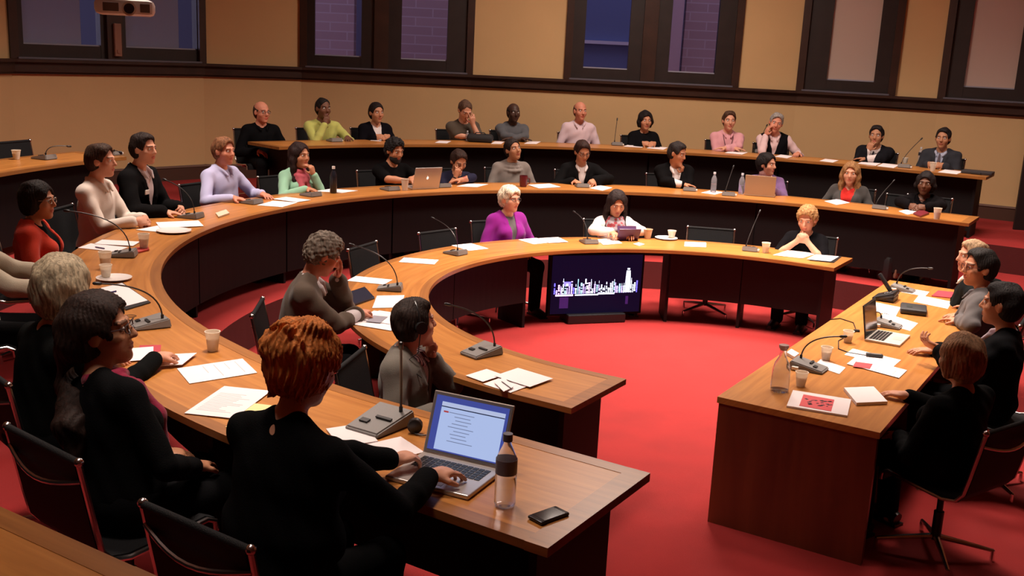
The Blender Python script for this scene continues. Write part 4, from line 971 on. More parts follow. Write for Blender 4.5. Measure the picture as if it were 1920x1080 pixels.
mic('grey microphone between the two empty chairs of the inner desk', 853, 476, 814, 410, A_)
paper('white sheet just right of the microphone between the empty chairs', [(846, 460), (884, 457), (916, 466), (880, 471)], A_)
paper('white sheet left in front of the woman in the purple shawl', [(972, 450), (1005, 446), (1035, 455), (1000, 458)], A_)
paper('white sheet right in front of the woman in the purple shawl', [(1010, 447), (1048, 446), (1064, 454), (1030, 457)], A_, lift=.003)
mic('black microphone with leaning neck left of the woman with the tablet', 1103, 455, 1078, 398, A_)
paper('white sheet left of the purple tablet on the inner desk', [(1120, 450), (1152, 446), (1168, 457), (1130, 459)], A_)
tp = at(1178, 452, A_); dt = ring_dir(tp); t_ = empty('tablet', 'tablet in a purple case propped up before the woman in white', 'tablet', (tp[0], tp[1], A_+.002), rotz_of(dt)+.1)
MB().box((0, 0, .062), (.115, .006, .075), Rx(.55), .004).build('tablet_case', mat('purple case', (.07, .02, .08), .4), t_, True); MB().box((0, .0075, .062), (.105, .001, .066), Rx(.55)).build('tablet_screen', mat('tablet screen', (.02, .02, .05), .15, emis=(.10, .14, .4), estr=.5), t_)
MB().box((0, .045, .075), (.10, .003, .07), Rx(-.45), .002).build('case_stand', mat('purple case', (.07, .02, .08), .4), t_)
cup('cup of milky coffee right of the purple tablet', 1214, 447, A_, .095, m=mat('brown cup', (.55, .38, .25), .5), r=.045)
paper('tiny white card in front of the purple tablet', [(1188, 458), (1198, 455), (1208, 458), (1198, 461)], A_, name='card', cat='card', group=None)
plate('white saucer plate on the inner desk beside an empty chair', 1249, 448, A_, .115)
cup('white cup standing on the saucer plate of the inner desk', 1259, 447, A_, .070, lift=.012, r=.042)
paper('white sheet lying alone before the right empty chair', [(1281, 462), (1286, 454), (1322, 455), (1326, 464)], A_)
mic('microphone with a thin upright neck left of the blonde woman in front', 1407, 469, 1423, 400, A_, kink=.15, reach=.1, rise=.38)
cup('pale yellow cup between the thin microphone and the blonde woman', 1435, 474, A_, .10, r=.040)
paper('white sheet under the folded arms of the blonde woman', [(1449, 478), (1478, 470), (1532, 475), (1505, 485)], A_)
paper('white sheet at the right end of the inner desk', [(1512, 487), (1530, 479), (1572, 482), (1558, 492)], A_, lift=.006)
paper('dark folder under the sheet at the right end of the inner desk', [(1518, 488), (1534, 478), (1578, 481), (1564, 494)], A_, BLK, th=.005, name='folder', cat='folder', group=None)
mic('grey microphone base before the man with the headset', 902, 664, 845, 572, A_, s=1.15, reach=.12, rise=.32)
for k, (lab, q) in enumerate((('lowest loose sheet under the papers at the near inner desk end', [(905, 722), (950, 705), (1000, 722), (958, 737)]), ('left folded sheet in the paper heap at the near inner desk end', [(873, 707), (912, 694), (945, 706), (905, 718)]), ('topmost sheet of the paper heap at the near inner desk end', [(930, 709), (968, 693), (1040, 714), (990, 729)]), ('crumpled small sheet at the edge of the near inner desk end', [(925, 722), (945, 712), (962, 731), (945, 739)]))):
    paper(lab, q, A_, lift=.002+.004*k)
pen('thin pen lying across the paper heap of the inner desk', (940, 715), (958, 728), A_, .003, (.1, .08, .1), lift=.02)
# --- back desk
mic('microphone base in front of the man in the lime green shirt', 626, 265, 600, 240, C_, neck=False)
paper('white sheet before the woman in the dark blazer', [(694, 264), (704, 260), (722, 262), (712, 265)], C_)
paper('white sheet before the man holding his forehead', [(815, 268), (824, 264), (846, 265), (838, 269)], C_)
bottle('small clear bottle between the bag and the man holding his forehead', 876, 264, C_, .13, .022, cap=(.8, .8, .8))
t_ = empty('bag', 'flat black bag lying on the back desk beside the man holding his forehead', 'bag', (*at(900, 266, C_)[:2], C_)); MB().box((0, 0, .05), (.17, .12, .05), None, .04).build('bag_body', mat('black bag', (.01, .01, .012), .7), t_, True); MB().tube([(-.08, -.02, .09), (-.05, -.03, .12), (.05, -.03, .12), (.08, -.02, .09)], .007, 8).build('bag_handle', BLK, t_, True)
paper('white sheet left in front of the man in the grey hooded sweater', [(920, 270), (928, 265), (946, 266), (940, 270)], C_)
paper('white sheet right in front of the man in the grey hooded sweater', [(982, 270), (992, 265), (1014, 266), (1006, 270)], C_)
mic('microphone with an upright neck left of the woman with black bob hair', 1156, 272, 1157, 226, C_, kink=.2, reach=.1, rise=.33)
paper('long white sheets before the woman with black bob hair', [(1168, 275), (1180, 271), (1212, 273), (1204, 277)], C_)
paper('second white sheet right of the hands of the bob-haired woman', [(1212, 278), (1222, 274), (1252, 277), (1244, 281)], C_)
paper('white sheet before the man in the pink shirt', [(1358, 287), (1370, 283), (1402, 286), (1392, 290)], C_)
mic('microphone with curved neck between the pink shirt and the black vest', 1426, 286, 1437, 237, C_, kink=.3, reach=.15, rise=.32)
paper('white sheet before the grey-haired man in the vest', [(1452, 294), (1464, 290), (1487, 293), (1476, 297)], C_)
paper('white sheet lying in the gap between the vest and the suits', [(1536, 302), (1548, 298), (1572, 301), (1562, 305)], C_)
paper('open white papers left before the suited man covering his mouth', [(1608, 307), (1622, 301), (1654, 305), (1642, 311)], C_)
paper('open white papers right before the suited man covering his mouth', [(1644, 312), (1656, 306), (1686, 310), (1676, 315)], C_)
mic('microphone leaning right between the two suited men of the back row', 1697, 314, 1726, 262, C_, kink=.2, reach=.2, rise=.33)
cup('small white cup just behind the microphone between the suited men', 1697, 306, C_, .07, r=.034)
bottle('slim bottle with a dark label left of the last suited man', 1724, 305, C_, .20, .028, band=(.02, .02, .03), cap=(.7, .7, .7))
cup('white cup before the last suited man of the back row', 1748, 321, C_, .105, r=.038)
paper('white sheet under the hands of the last suited man', [(1758, 323), (1772, 318), (1806, 322), (1794, 327)], C_)
t_ = empty('laptop_case', 'closed dark case lying at the right end of the back desk', 'case', (*at(1833, 326, C_)[:2], C_+.001), rotz_of(NX)); MB().box((0, 0, .018), (.17, .12, .018), None, .006).build('case_body', mat('dark case', (.03, .027, .03), .5), t_, True); MB().tube([(-.05, -.118, .018), (-.05, -.145, .018), (.05, -.145, .018), (.05, -.118, .018)], .006, 8).build('case_handle', BLK, t_, True)
# --- left part of the outer desk
mic('microphone lying low on the far left desk before an empty chair', 82, 298, 125, 274, C_, reach=-.05, rise=.12)
cup('white cup at the far left desk beside the empty chair', 31, 299, C_, .085, r=.038)
mic('small microphone at the far left desk behind the white shirt man', 212, 290, 222, 284, C_, reach=-.05, rise=.10, s=.8)
# --- head table
def carafe(label, px, py, z):
    p = at(px, py, z); t = empty('carafe', label, 'carafe', (p[0], p[1], z+.001)); k = 1.0
    MB().lathe([(.0001, .0), (.046, .0), (.052, .012), (.050, .12), (.040, .165), (.021, .20), (.019, .225), (.021, .25), (.019, .25), (.017, .225), (.019, .20), (.038, .163), (.047, .12), (.048, .014), (.0001, .010)], seg=32, caps=False).build('glass_body', GLASS, t, True)
    MB().lathe([(.0001, .012), (.046, .015), (.0455, .115), (.0001, .115)], seg=28, caps=False).build('water', WATERM, t, True)
    MB().lathe([(.0001, .238), (.017, .238), (.028, .254), (.028, .268), (.0001, .270)], seg=20, caps=False).build('stopper', mat('pinkish stopper', (.70, .55, .52), .2, trans=.4), t, True)
carafe('tall glass carafe of water near the corner of the head table', 1461, 733, A_)
cup('white cup nearest the glass carafe on the head table', 1501, 724, A_, .085)
cup('white cup in the middle of the head table behind the microphone neck', 1548, 675, A_, .085)
cup('white cup behind the black laptop lid on the head table', 1589, 642, A_, .080)
paper('small white item beside the carafe on the head table', [(1480, 668), (1486, 663), (1492, 667), (1486, 671)], A_, th=.02, name='napkin', cat='napkin', group=None)
mic('grey microphone on the head table beside the carafe', 1516, 692, 1575, 631, A_, seat=AX, s=1.1, reach=.0, rise=.16)
paper('small white sheet under the microphone of the head table', [(1525, 684), (1540, 676), (1584, 688), (1575, 704)], A_)
paper('white sheet behind the black remote control', [(1582, 664), (1600, 656), (1688, 674), (1676, 690)], A_, text=3)
paper('white sheet with a small red print near the black remote control', [(1586, 683), (1606, 671), (1699, 695), (1687, 711)], A_, text=2, lift=.003)
paper('small red print on the white sheet of the head table', [(1602, 690), (1610, 681), (1630, 684), (1627, 693)], A_, mat('red print', (.62, .05, .06), .7), lift=.0065, th=.0006, name='printed_patch', cat='print', group=None)
t_ = empty('remote_control', 'black remote control lying on the white sheets of the head table', 'remote', (*at(1639, 670, A_)[:2], A_+.006), math.radians(-12)); MB().box((0, 0, .009), (.052, .016, .009), None, .004).build('remote_body', BLK, t_, True); MB().box((.01, 0, .0185), (.03, .009, .0008)).build('remote_keys', GREY, t_)
paper('thick white notepad on the head table beside the woman with brown bob', [(1583, 732), (1636, 731), (1665, 758), (1604, 762)], A_, th=.018, name='notepad', cat='notepad', group='notebooks and pads')
bp = [(1473, 764), (1488, 735), (1594, 752), (1590, 783)]
paper('stack of white brochures with a dark lower cover at the head table end', bp, A_, th=.010, name='brochure_stack', cat='brochures', group=None)
paper('red and white brochure cover print topping the stack at the table end', [(1496, 764), (1508, 744), (1562, 753), (1560, 776)], A_, mat('red cover', (.66, .06, .07), .6), lift=.0105, th=.0012, name='brochure', cat='brochure', group=None)
mm_ = MB(); rr_ = random.Random(3); q0, q1, q3 = [at(*q, A_+.013) for q in ((1498, 757), (1561, 766), (1507, 745))]
for k in range(26):
    a_, b2 = rr_.uniform(.06, .92), rr_.uniform(.1, .95); c_ = q0+(q1-q0)*a_+(q3-q0)*b2; mm_.box((c_[0], c_[1], A_+.0135), (rr_.uniform(.004, .012), rr_.uniform(.003, .007), .0003), Rz(.3))
tag(mm_.build('cover_picture', mat('black print', (.03, .02, .03), .7)), 'black patches printed on the red brochure cover', 'print')
LT = laptop('open black lidded laptop on the head table facing the speakers', 1664, 636, A_, -AX, .33, .23, 100, shell=mat('black lid laptop', (.55, .50, .44), .4), logo=False)
for c_ in LT.children:
    if c_.name.startswith('laptop_lid'): c_.data.materials.clear(); c_.data.materials.append(BLK)
# desk telephone and conference bases
t_ = empty('desk_telephone', 'black desk telephone with raised handset on the head table', 'telephone', (*at(1660, 562, A_)[:2], A_+.001), rotz_of(AX)); bmp = MB().box((0, 0, .035), (.10, .085, .018), Rx(.35), .008).box((0, .03, .02), (.09, .05, .02), None, .006); bmp.build('telephone_base', BLK, t_, True)
MB().box((-.04, -.02, .12), (.022, .095, .014), Rx(-.9), .01).build('handset', mat('handset', (.02, .02, .022), .3), t_, True); k_ = MB(); [k_.box((.0+.022*i, .0+.018*j, .056+.006*j), (.007, .006, .004), Rx(.35)) for i in range(3) for j in range(3)]; k_.build('number_keys', GREY, t_)
t_ = empty('conference_unit', 'wide black conference unit right of the desk telephone', 'conference unit', (*at(1712, 585, A_)[:2], A_+.001), rotz_of(AX)+.2); MB().box((0, 0, .022), (.12, .095, .020), None, .012).build('unit_body', mat('matt black', (.02, .021, .022), .5), t_, True); MB().box((0, -.03, .043), (.05, .02, .001)).build('unit_display', M((.05, .06, .06), .2), t_)
mic('rounded grey microphone base behind the laptop on the head table', 1664, 612, 1640, 585, A_, seat=AX, reach=.1, rise=.12)
mic('microphone at the far end of the head table with a neck reaching right', 1692, 545, 1740, 503, A_, seat=AX, reach=.25, rise=.22)
paper('white sheet beside the desk telephone', [(1628, 584), (1640, 566), (1688, 578), (1680, 592)], A_)
paper('white sheet under the grey microphone base of the head table', [(1640, 600), (1660, 588), (1719, 606), (1708, 622)], A_, text=3)
paper('white sheet at the far end of the head table', [(1688, 548), (1698, 540), (1742, 548), (1735, 556)], A_)
paper('cream sheet before the man with glasses', [(1712, 566), (1724, 554), (1784, 566), (1778, 580)], A_, mat('cream paper', (.80, .72, .58), .85))
paper('red folder before the man with glasses at the head table', [(1745, 556), (1760, 546), (1796, 550), (1788, 560)], A_, mat('red folder', (.45, .03, .05), .6), th=.006, name='folder', cat='folder', group=None)
t_ = empty('power_cable', 'black power cable curling over the head table beside the laptop', 'cable', (*at(1590, 622, A_)[:2], A_+.004))
cp = [at(x, y, A_+.004)-at(1590, 622, A_+.004) for x, y in ((1556, 600), (1575, 598), (1600, 606), (1606, 622), (1590, 630), (1572, 640), (1572, 655), (1590, 662), (1625, 668))]
MB().tube(cp, .0035, 6).build('cable_cord', BLK, t_, True); MB().box(cp[3], (.02, .012, .012), None, .004).build('cable_plug', BLK, t_, True)
t_ = empty('handbag', 'black bag standing on the red step beyond the inner desk end', 'bag', (*at(1680, 525, Z1)[:2], Z1), .4)
MB().box((0, 0, .14), (.22, .10, .14), None, .05).build('bag_body', mat('black leather', (.012, .011, .012), .5), t_, True); MB().tube([(-.1, 0, .26), (-.07, 0, .36), (.07, 0, .36), (.1, 0, .26)], .009, 8).build('bag_handle', BLK, t_, True)
MB().box((-.10, -.12, .10), (.05, .02, .05), None, .012).build('bag_pocket', mat('tan leather', (.20, .11, .07), .5), t_, True)

# ================================================================ people
TBL = np.array([3.0, 6.9]); CAMP = np.array([0., 0.])
ROWC = 6.59; ROWB = 4.74; ROWA = 2.93
def PC(r=ROWC): return ('ring', r, Z2, RC+DW)
def PB(r=ROWB): return ('ring', r, Z1, RB+DW)
def PBn(r=4.9): return ('ring', r, Z1, RB+DW+.12, 'near')
def PA(r=ROWA): return ('ring', r, 0, RA+DW)
def PT(z): return ('table', z, 0)
GB, GM, GI, GH = 'people in the back row', 'people at the middle desk', 'people at the inner desk', 'people at the head table'
WHT = (.70, .62, .60)
# back row
person('bald man in a black shirt with glasses at the left end of the back row', 'bald man in black', 491, 211, PC(6.62), TBL, 'ruddy', 'bald', (.05, .03, .02), ((.010, .010, .012), 'long', 'collar'), L=('lap',), R=('lap',), extras=(('glasses',),), yaw=-12, group=GB)
person('man in a lime green shirt with a hand at his mouth in the back row', 'lime green shirt man', 606, 204, PC(), TBL, 'brown', 'crop', (.012, .009, .008), ((.50, .52, .14), 'long', 'collar'), L=('desk', .24), R=('mouth',), yaw=-8, group=GB)
person('woman in a dark blazer over a white top with tied black hair, back row', 'dark blazer woman', 706, 212, PC(), TBL, 'tan', 'tied', (.015, .009, .008), (WHT, 'long', 'v'), ((.012, .010, .016), 'suit'), L=('clasp',), R=('clasp',), female=True, extras=(('name_tag', .06),), yaw=-5, group=GB)
person('man in a dark brown tee bending his head into one hand, back row', 'man holding his forehead', 872, 207, PC(6.42), None, 'fair', 'crop', (.10, .055, .035), ((.075, .058, .042), 'short', 'crew'), L=('brow',), R=('fold',), lean=.12, side=.02, pitch=32, yaw=5, group=GB)
person('dark-skinned bald man in a grey hooded sweater in the back row', 'grey hooded sweater man', 963, 212, PC(), 8, 'dark', 'bald', (.01, .008, .007), ((.090, .092, .10), 'long', 'hood'), L=('fold',), R=('fold',), fat=1.12, group=GB)
person('bald man in a pale pink shirt sitting upright in the back row', 'pale pink shirt man', 1088, 209, PC(6.62), 15, 'ruddy', 'bald', (.10, .05, .03), ((.62, .48, .52), 'long', 'collar'), L=('lap',), R=('lap',), fat=1.05, group=GB)
person('woman with a black bob and black top in the back row', 'black bob woman', 1210, 227, PC(), TBL, 'tan', 'bob', (.012, .008, .008), ((.012, .011, .013), 'long', 'crew'), L=('clasp',), R=('clasp',), female=True, yaw=10, group=GB)
person('brown-haired man in a pink shirt wearing a dark lanyard in the back row', 'pink shirt man with lanyard', 1367, 227, PC(), TBL, 'fair', 'short', (.07, .035, .02), ((.62, .30, .33), 'long', 'collar'), L=('fold',), R=('fold',), extras=(('lanyard', (.06, .01, .02)),), yaw=10, group=GB)
person('grey-haired man in a black vest resting his cheek on his hand in the back row', 'grey-haired man in the vest', 1455, 231, PC(6.52), 0, 'ruddy', 'short', (.30, .27, .25), ((.64, .46, .46), 'long', 'collar'), ((.012, .011, .014), 'vest'), L=('desk', .30, .04), R=('cheek',), lean=.05, tilt=-10, pitch=6, yaw=8, group=GB)
person('suited man covering his mouth with his hand at the right of the back row', 'suited man covering his mouth', 1643, 255, PC(6.52), 0, 'olive', 'short', (.012, .009, .009), (WHT, 'long', 'collar'), ((.022, .022, .028), 'suit'), L=('fold',), R=('mouth',), lean=.04, extras=(('tie', (.10, .09, .11)), ('cuffs', WHT)), group=GB)
person('last suited man of the back row with clasped hands and a grey tie', 'last suited man', 1768, 260, PC(6.58), 0, 'olive', 'short', (.014, .010, .010), ((.34, .36, .46), 'long', 'collar'), ((.024, .025, .032), 'suit'), L=('clasp',), R=('clasp',), fat=1.06, extras=(('tie', (.10, .08, .10)),), group=GB)
# middle row
person('woman in a red cardigan with short black hair and glasses at the left', 'red cardigan woman', 72, 377, PB(4.80), TBL, 'tan', 'bob', (.016, .010, .009), ((.010, .011, .013), 'long', 'crew'), ((.62, .045, .018), 'cardigan'), L=('lap',), R=('lap',), female=True, extras=(('glasses', (.3, .25, .2)),), res=.0072, group=GM, yaw=4)
person('short-haired man in a creamy white shirt with clasped hands at the left', 'white shirt man', 190, 302, PB(4.78), (3.6, 8.2), 'fair', 'short', (.045, .022, .013), ((.72, .63, .55), 'long', 'collar'), L=('clasp',), R=('clasp',), res=.0072, fat=1.08, lean=.04, group=GM)
person('dark-haired man in a black jacket and open white shirt wearing a name tag', 'black jacket man with name tag', 270, 280, PB(4.76), TBL, 'fair', 'short', (.018, .010, .008), ((.66, .58, .60), 'long', 'open'), ((.012, .011, .012), 'suit'), L=('clasp',), R=('desk', .1), lean=.06, res=.0072, extras=(('name_tag', .10, .36), ('cuffs', WHT)), group=GM)
person('reddish-haired man in a light blue shirt sitting before the bare wall', 'light blue shirt man', 420, 284, PB(4.80), TBL, 'ruddy', 'short', (.20, .085, .04), ((.46, .46, .68), 'long', 'collar'), L=('desk',), R=('desk',), res=.0078, fat=1.10, group=GM)
person('woman with long dark hair, pink scarf and mint sleeves at the middle desk', 'pink scarf woman', 562, 292, PB(4.74), TBL, 'tan', 'long', (.022, .010, .009), ((.28, .52, .36), 'long', 'crew'), L=('mouth',), R=('desk', .1), female=True, extras=(('scarf', (.50, .10, .13), 1),), lean=.03, group=GM)
person('bearded man with thick black hair in a black tee using a silver laptop', 'bearded man', 740, 283, PB(4.70), (1.5, 8.5), 'tan', 'curly', (.010, .008, .008), ((.012, .011, .012), 'short', 'crew'), L=('type',), R=('fold',), lean=.06, pitch=12, fat=1.08, extras=(('beard',),), group=GM)
person('woman in navy with her head bowed into her raised hand', 'woman resting her forehead', 860, 303, PB(4.66), 0, 'tan', 'short', (.030, .014, .010), ((.016, .016, .040), 'half', 'crew'), L=('fold',), R=('brow',), female=True, lean=.10, pitch=26, extras=(('watch', 1, 'bracelet', (.01, .01, .01)),), group=GM)
person('person with long dark hair in a grey draped sweater tilting the head back', 'grey draped sweater person', 962, 281, PB(4.86), 14, 'olive', 'tied', (.020, .012, .010), ((.215, .185, .165), 'long', 'cowl'), L=('lap',), R=('lap',), pitch=-12, tilt=8, lean=-.02, fat=1.1, group=GM)
person('man in glasses and black jacket looking down at his papers', 'man reading in a black jacket', 1092, 285, PB(4.70), (1.6, 9.8), 'tan', 'short', (.030, .012, .009), (WHT, 'long', 'open'), ((.013, .012, .013), 'suit'), L=('write',), R=('desk', .12), lean=.05, pitch=22, tilt=5, extras=(('glasses', (.02, .01, .01)), ('cuffs', WHT)), group=GM)
person('dark-haired man in profile leaning his chin on his fist', 'man leaning on his fist', 1270, 288, PB(4.66), (5.5, 9.5), 'tan', 'short', (.020, .014, .013), (WHT, 'long', 'collar'), ((.011, .010, .011), 'suit'), L=('chin',), R=('fold',), lean=.10, pitch=14, extras=(('cuffs', WHT),), group=GM, yaw=12)
person('woman in a purple jacket with dark hair pinned up behind a laptop', 'purple jacket woman', 1438, 309, PB(4.80), (6.2, 9.2), 'fair', 'updo', (.012, .009, .009), ((.50, .14, .13), 'long', 'turtle', ('stripe', (.75, .62, .60), 22)), ((.16, .085, .20), 'cardigan'), L=('type',), R=('type',), female=True, fat=1.05, group=GM)
person('woman with long blonde hair, grey cardigan and red top', 'long blonde hair woman', 1595, 326, PB(4.82), 6, 'fair', 'long', (.30, .15, .06), ((.52, .02, .015), 'long', 'v'), ((.060, .055, .052), 'cardigan'), L=('lap',), R=('lap',), female=True, group=GM)
person('dark-haired woman in black at the right end of the middle desk', 'dark-haired woman in black', 1735, 345, PB(4.74), 4, 'brown', 'bob', (.014, .010, .010), ((.012, .010, .012), 'long', 'v'), ((.016, .013, .015), 'cardigan'), L=('clasp',), R=('clasp',), female=True, lean=.02, extras=(('necklace', (.35, .10, .05)),), group=GM)
# near left, big in the frame
def wl3(x, y, z): return at(x, y, z)
person('woman with dark tied hair and a burgundy scarf seen in profile close by', 'burgundy scarf woman', 190, 622, PBn(4.98), (4.5, 4.6), 'olive', 'bigtied', (.022, .011, .008), ((.008, .008, .009), 'long', 'crew'), L=('lap',), R=('lap',), female=True, res=.0050, hs=1.12, fat=1.15, side=-.18, pitch=-8, extras=(('scarf', (.24, .010, .04), 1), ('glasses', (.05, .03, .03))), wide=1.2, group=GM)
person('grey-haired woman in black seen from behind, writing at the left desk', 'grey-haired woman writing', 120, 543, PBn(4.80), (-.8, 7.4), 'fair', 'bob', (.34, .275, .18), ((.009, .010, .010), 'long', 'crew'), L=('desk', .1), R=('at', at(292, 672, DB+.05), nrm(at(345, 650, DB)-at(290, 672, DB)), (0, 0, -1), None, .55), female=True, res=.0055, hs=1.20, lean=.10, fat=1.15, wide=1.15, extras=(('watch', 1, 'bracelet', (.5, .45, .4)),), group=GM)
person('person in a beige shirt, only arm and shoulder showing at the left edge', 'beige shirt person', -52, 400, ('ring', 4.95, Z1, RB+DW), (1, 8), 'fair', 'short', (.10, .06, .04), ((.46, .40, .30), 'long', 'collar'), L=('desk',), R=('desk',), res=.0085, fat=1.1, group=GM)
typ = person('red-haired woman in black with pinned-up hair typing on the lit laptop', 'red-haired typist', 572, 690, PBn(4.98), (.35, 5.2), 'fair', 'bun', (.58, .19, .045), ((.007, .007, .008), 'long', 'crew'), trousers=(.008, .008, .009),
       L=('at', at(748, 866, DB+.055), nrm(at(835, 838, DB)-at(745, 864, DB)), (0, 0, -1), None, .45), R=('at', at(806, 893, DB+.06), nrm(at(885, 868, DB)-at(800, 893, DB)), (0, 0, -1), None, .40), female=True, res=.0048, hs=1.10, lean=.10, pitch=14, fat=1.3, wide=1.28, yaw=-2, extras=(('necklace', (.02, .01, .01)),), group=GM)
# inner desk
person('man with a black headset in a grey suit and striped shirt, chin in hand', 'man with the headset', 778, 606, ('ring', 3.02, 0, RA+DW, 'near'), (3.4, 7.6), 'fair', 'short', (.022, .013, .010), ((.66, .56, .58), 'long', 'collar', ('stripe', (.12, .07, .09), 26)), ((.13, .115, .095), 'suit'), L=('chin',), R=('lap',), res=.0055, hs=1.10, pitch=-4, lean=.02, side=0, yaw=-58, wide=1.1, extras=(('headset',),), group=GI)
person('man with curly greying hair in a brown suit writing with his brow in one hand', 'writing man in brown suit', 607, 478, ('ring', 2.95, 0, RA+DW, 'near'), (1.8, 7.6), 'ruddy', 'curly', (.17, .135, .105), ((.60, .54, .55), 'long', 'collar'), ((.10, .072, .052), 'suit'), yaw=-16, wide=1.08, L=('brow',), R=('at', at(672, 588, DA+.045), nrm(at(712, 573, DA)-at(672, 588, DA)), (0, 0, -1), None, .8), res=.0060, hs=1.08, lean=.20, pitch=30, extras=(('cuffs', (.8, .76, .76)),), group=GI)
person('elderly white-haired woman in a bright purple shawl with glasses', 'purple shawl woman', 956, 374, PA(2.98), (2.9, 7.2), 'fair', 'pixie', (.66, .58, .44), ((.10, .09, .09), 'long', 'crew'), ((.23, .010, .22), 'shawl'), L=('lap',), R=('lap',), female=True, fat=1.25, extras=(('glasses', (.05, .04, .04)),), res=.0075, group=GI)
person('woman with dark hair, white blouse and red grey scarf looking at a tablet', 'woman with the tablet', 1156, 382, PA(2.90), 0, 'tan', 'long', (.018, .010, .009), ((.78, .66, .62), 'long', 'crew'), L=('type',), R=('type',), female=True, lean=.04, pitch=20, extras=(('scarf', (.30, .05, .06), -1, ('dots', (.30, .26, .28), 28)),), res=.0075, group=GI)
person('woman with short blonde hair pressing her folded hands to her mouth', 'blonde woman with folded hands', 1513, 412, PA(2.84), 0, 'fair', 'wavy', (.34, .18, .07), ((.012, .011, .014), 'short', 'v'), L=('hands',), R=('hands',), female=True, lean=.05, pitch=14, res=.0075, group=GI)
# head table
person('fair-haired person mostly hidden behind the man with glasses', 'fair-haired person', 1822, 482, PT(1.13), (-1, 8.), 'fair', 'short', (.42, .28, .16), ((.70, .66, .60), 'long', 'collar'), ((.020, .022, .022), 'suit'), L=('desk',), R=('desk',), res=.0085, group=GH)
person('man with glasses and thick black hair in a grey jacket at the head table', 'man with glasses', 1836, 503, PT(1.16), (-.8, 7.2), 'tan', 'short', (.014, .011, .010), ((.10, .095, .10), 'long', 'collar'), ((.115, .105, .105), 'suit'), L=('desk', .1), R=('desk', .1), res=.0060, hs=1.12, extras=(('glasses', (.08, .01, .01)),), group=GH)
person('man in a black suit gesturing with one hand over the head table', 'man gesturing', 1878, 572, PT(1.16), (0, 8.4), 'tan', 'short', (.012, .009, .009), ((.55, .45, .52), 'long', 'collar'), ((.010, .010, .012), 'suit'), L=('at', at(1762, 655, .86), nrm((-.85, .35, .35)), nrm((.1, .5, .85)), None, .55), R=('desk', .1), res=.0058, hs=1.12, extras=(('cuffs', (.6, .55, .58)),), group=GH)
person('woman with brown bob hair in black seen from behind at the table end', 'brown bob woman', 1800, 674, PT(1.09), (1.1, 8.6), 'fair', 'bob', (.34, .19, .10), ((.009, .009, .010), 'long', 'crew'), L=('lap',), R=('desk', .1), female=True, res=.0055, hs=1.10, lean=-.02, yaw=-22, wide=1.35, fat=1.2, group=GH)
# ================================================================ chairs
ch0 = make_chair(); first = True
def put_chair(p, rz, z, label, back=.0):
    global first
    o = ch0 if first else copy_tree(ch0); first = False
    o.location = (float(p[0]), float(p[1]), float(z)); o.rotation_euler = (0, 0, float(rz)); o['label'] = label; o['category'] = 'chair'; o['group'] = 'black mesh conference chairs'; return o
for org, rz, z, short in CHAIRS:
    f = np.array([-math.sin(rz), math.cos(rz)]); put_chair(np.asarray(org)[:2]-f*(.02 if 'writing' not in short else -.10), rz, z, 'black mesh chair under the '+short)
def empty_chair(px, r, zf, label, yaw=0):
    d = ray(px, 400)[:2]; best = min((abs(ring_r(CC[:2]+d*k)-r), k) for k in np.linspace(4, 16, 3000) if (CC[:2]+d*k)[1] > 7.6)[1]; p = CC[:2]+d*best
    put_chair(p, rotz_of(-ring_dir(p))+math.radians(yaw), zf, label)
empty_chair(737, 2.75, 0, 'empty black chair before the lone sheet on the inner desk')
empty_chair(862, 2.75, 0, 'empty black chair left of the purple shawl woman')
empty_chair(1337, 2.75, 0, 'empty black chair right of the saucer on the inner desk')
empty_chair(822, 4.66, Z1, 'empty black chair right of the silver laptop at the middle desk', 10)
empty_chair(1690, 4.64, Z1, 'empty chair between the blonde and the dark-haired woman', 0)
p = at(70, 300, Z2+.80); d = ray(66, 300)[:2]
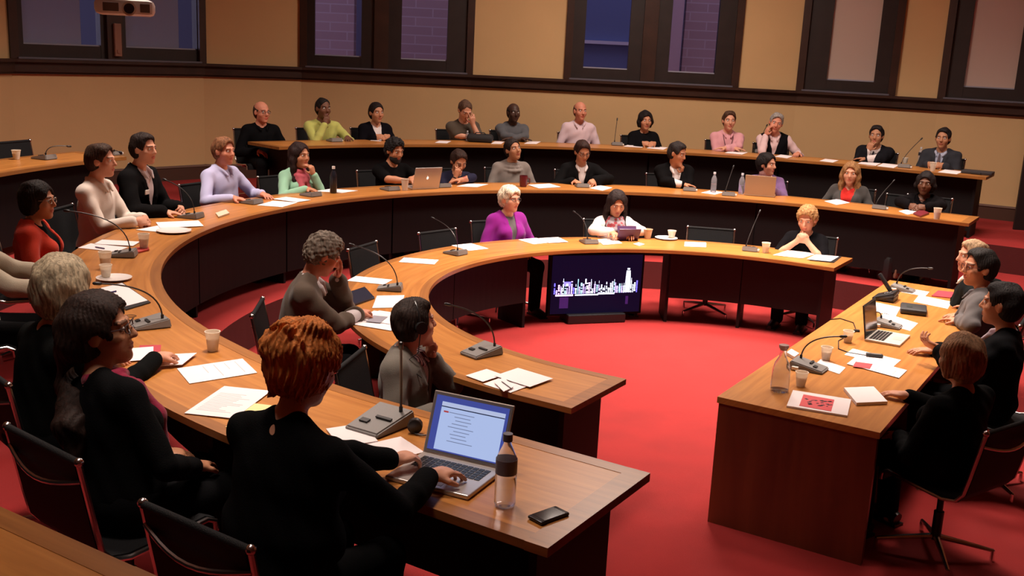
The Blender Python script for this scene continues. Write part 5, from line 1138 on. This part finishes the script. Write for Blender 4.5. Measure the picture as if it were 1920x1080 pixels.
best = min((abs(ring_r(CC[:2]+d*k)-6.5), k) for k in np.linspace(4, 16, 3000) if (CC[:2]+d*k)[1] > 7)[1]; p = CC[:2]+d*best; put_chair(p, rotz_of(-ring_dir(p)), Z2, 'empty black chair behind the far left desk')
# ================================================================ light
def area(name, loc, size, energy, col, spread=180, tgt=None, sy=None):
    l = bpy.data.lights.new(name, 'AREA'); l.energy = energy; l.color = col; l.size = size
    if sy: l.shape = 'RECTANGLE'; l.size_y = sy
    l.spread = math.radians(spread); o = bpy.data.objects.new(name, l); COL.objects.link(o); o.location = loc
    if tgt is not None: o.rotation_euler = (Vector(tgt)-Vector(loc)).to_track_quat('-Z', 'Y').to_euler()
    return o
WARM = (1.0, .82, .71)
area('unseen_overhead_light', (1.7, 9.0, 5.5), 1.2, 225, WARM, 82)
area('unseen_overhead_light', (1.4, 11.6, 5.5), 1.6, 235, WARM, 150)
area('unseen_overhead_light', (-2.8, 9.0, 5.5), 1.4, 165, WARM, 120)
area('unseen_overhead_light', (4.6, 10.4, 5.5), 1.4, 130, WARM, 112)
area('unseen_overhead_light', (-1.0, 5.0, 5.5), .8, 46, WARM, 68)
area('unseen_overhead_light', (-1.6, 3.0, 5.5), .8, 15, WARM, 70)  # added out of view to brighten the near left desk corner
area('unseen_overhead_light', (2.6, 6.6, 5.5), .8, 22, WARM, 50)
w = bpy.data.worlds.new('sky'); w.use_nodes = True; bg = w.node_tree.nodes['Background']; bg.inputs[0].default_value = (.60, .52, .78, 1); bg.inputs[1].default_value = 1.3; scene.world = w
# ================================================================ camera
cd = bpy.data.cameras.new('camera'); cam = bpy.data.objects.new('camera', cd); COL.objects.link(cam); cd.sensor_width = 36; cd.lens = F_PX/1920*36; cd.clip_start = .05
cam.matrix_world = Matrix(((CR[0], CU[0], -CF[0], CC[0]), (CR[1], CU[1], -CF[1], CC[1]), (CR[2], CU[2], -CF[2], CC[2]), (0, 0, 0, 1)))
scene.camera = cam
vs = scene.view_settings; vs.view_transform = 'Standard'; vs.look = 'None'; vs.exposure = -0.08; vs.gamma = 1; vs.use_curve_mapping = False
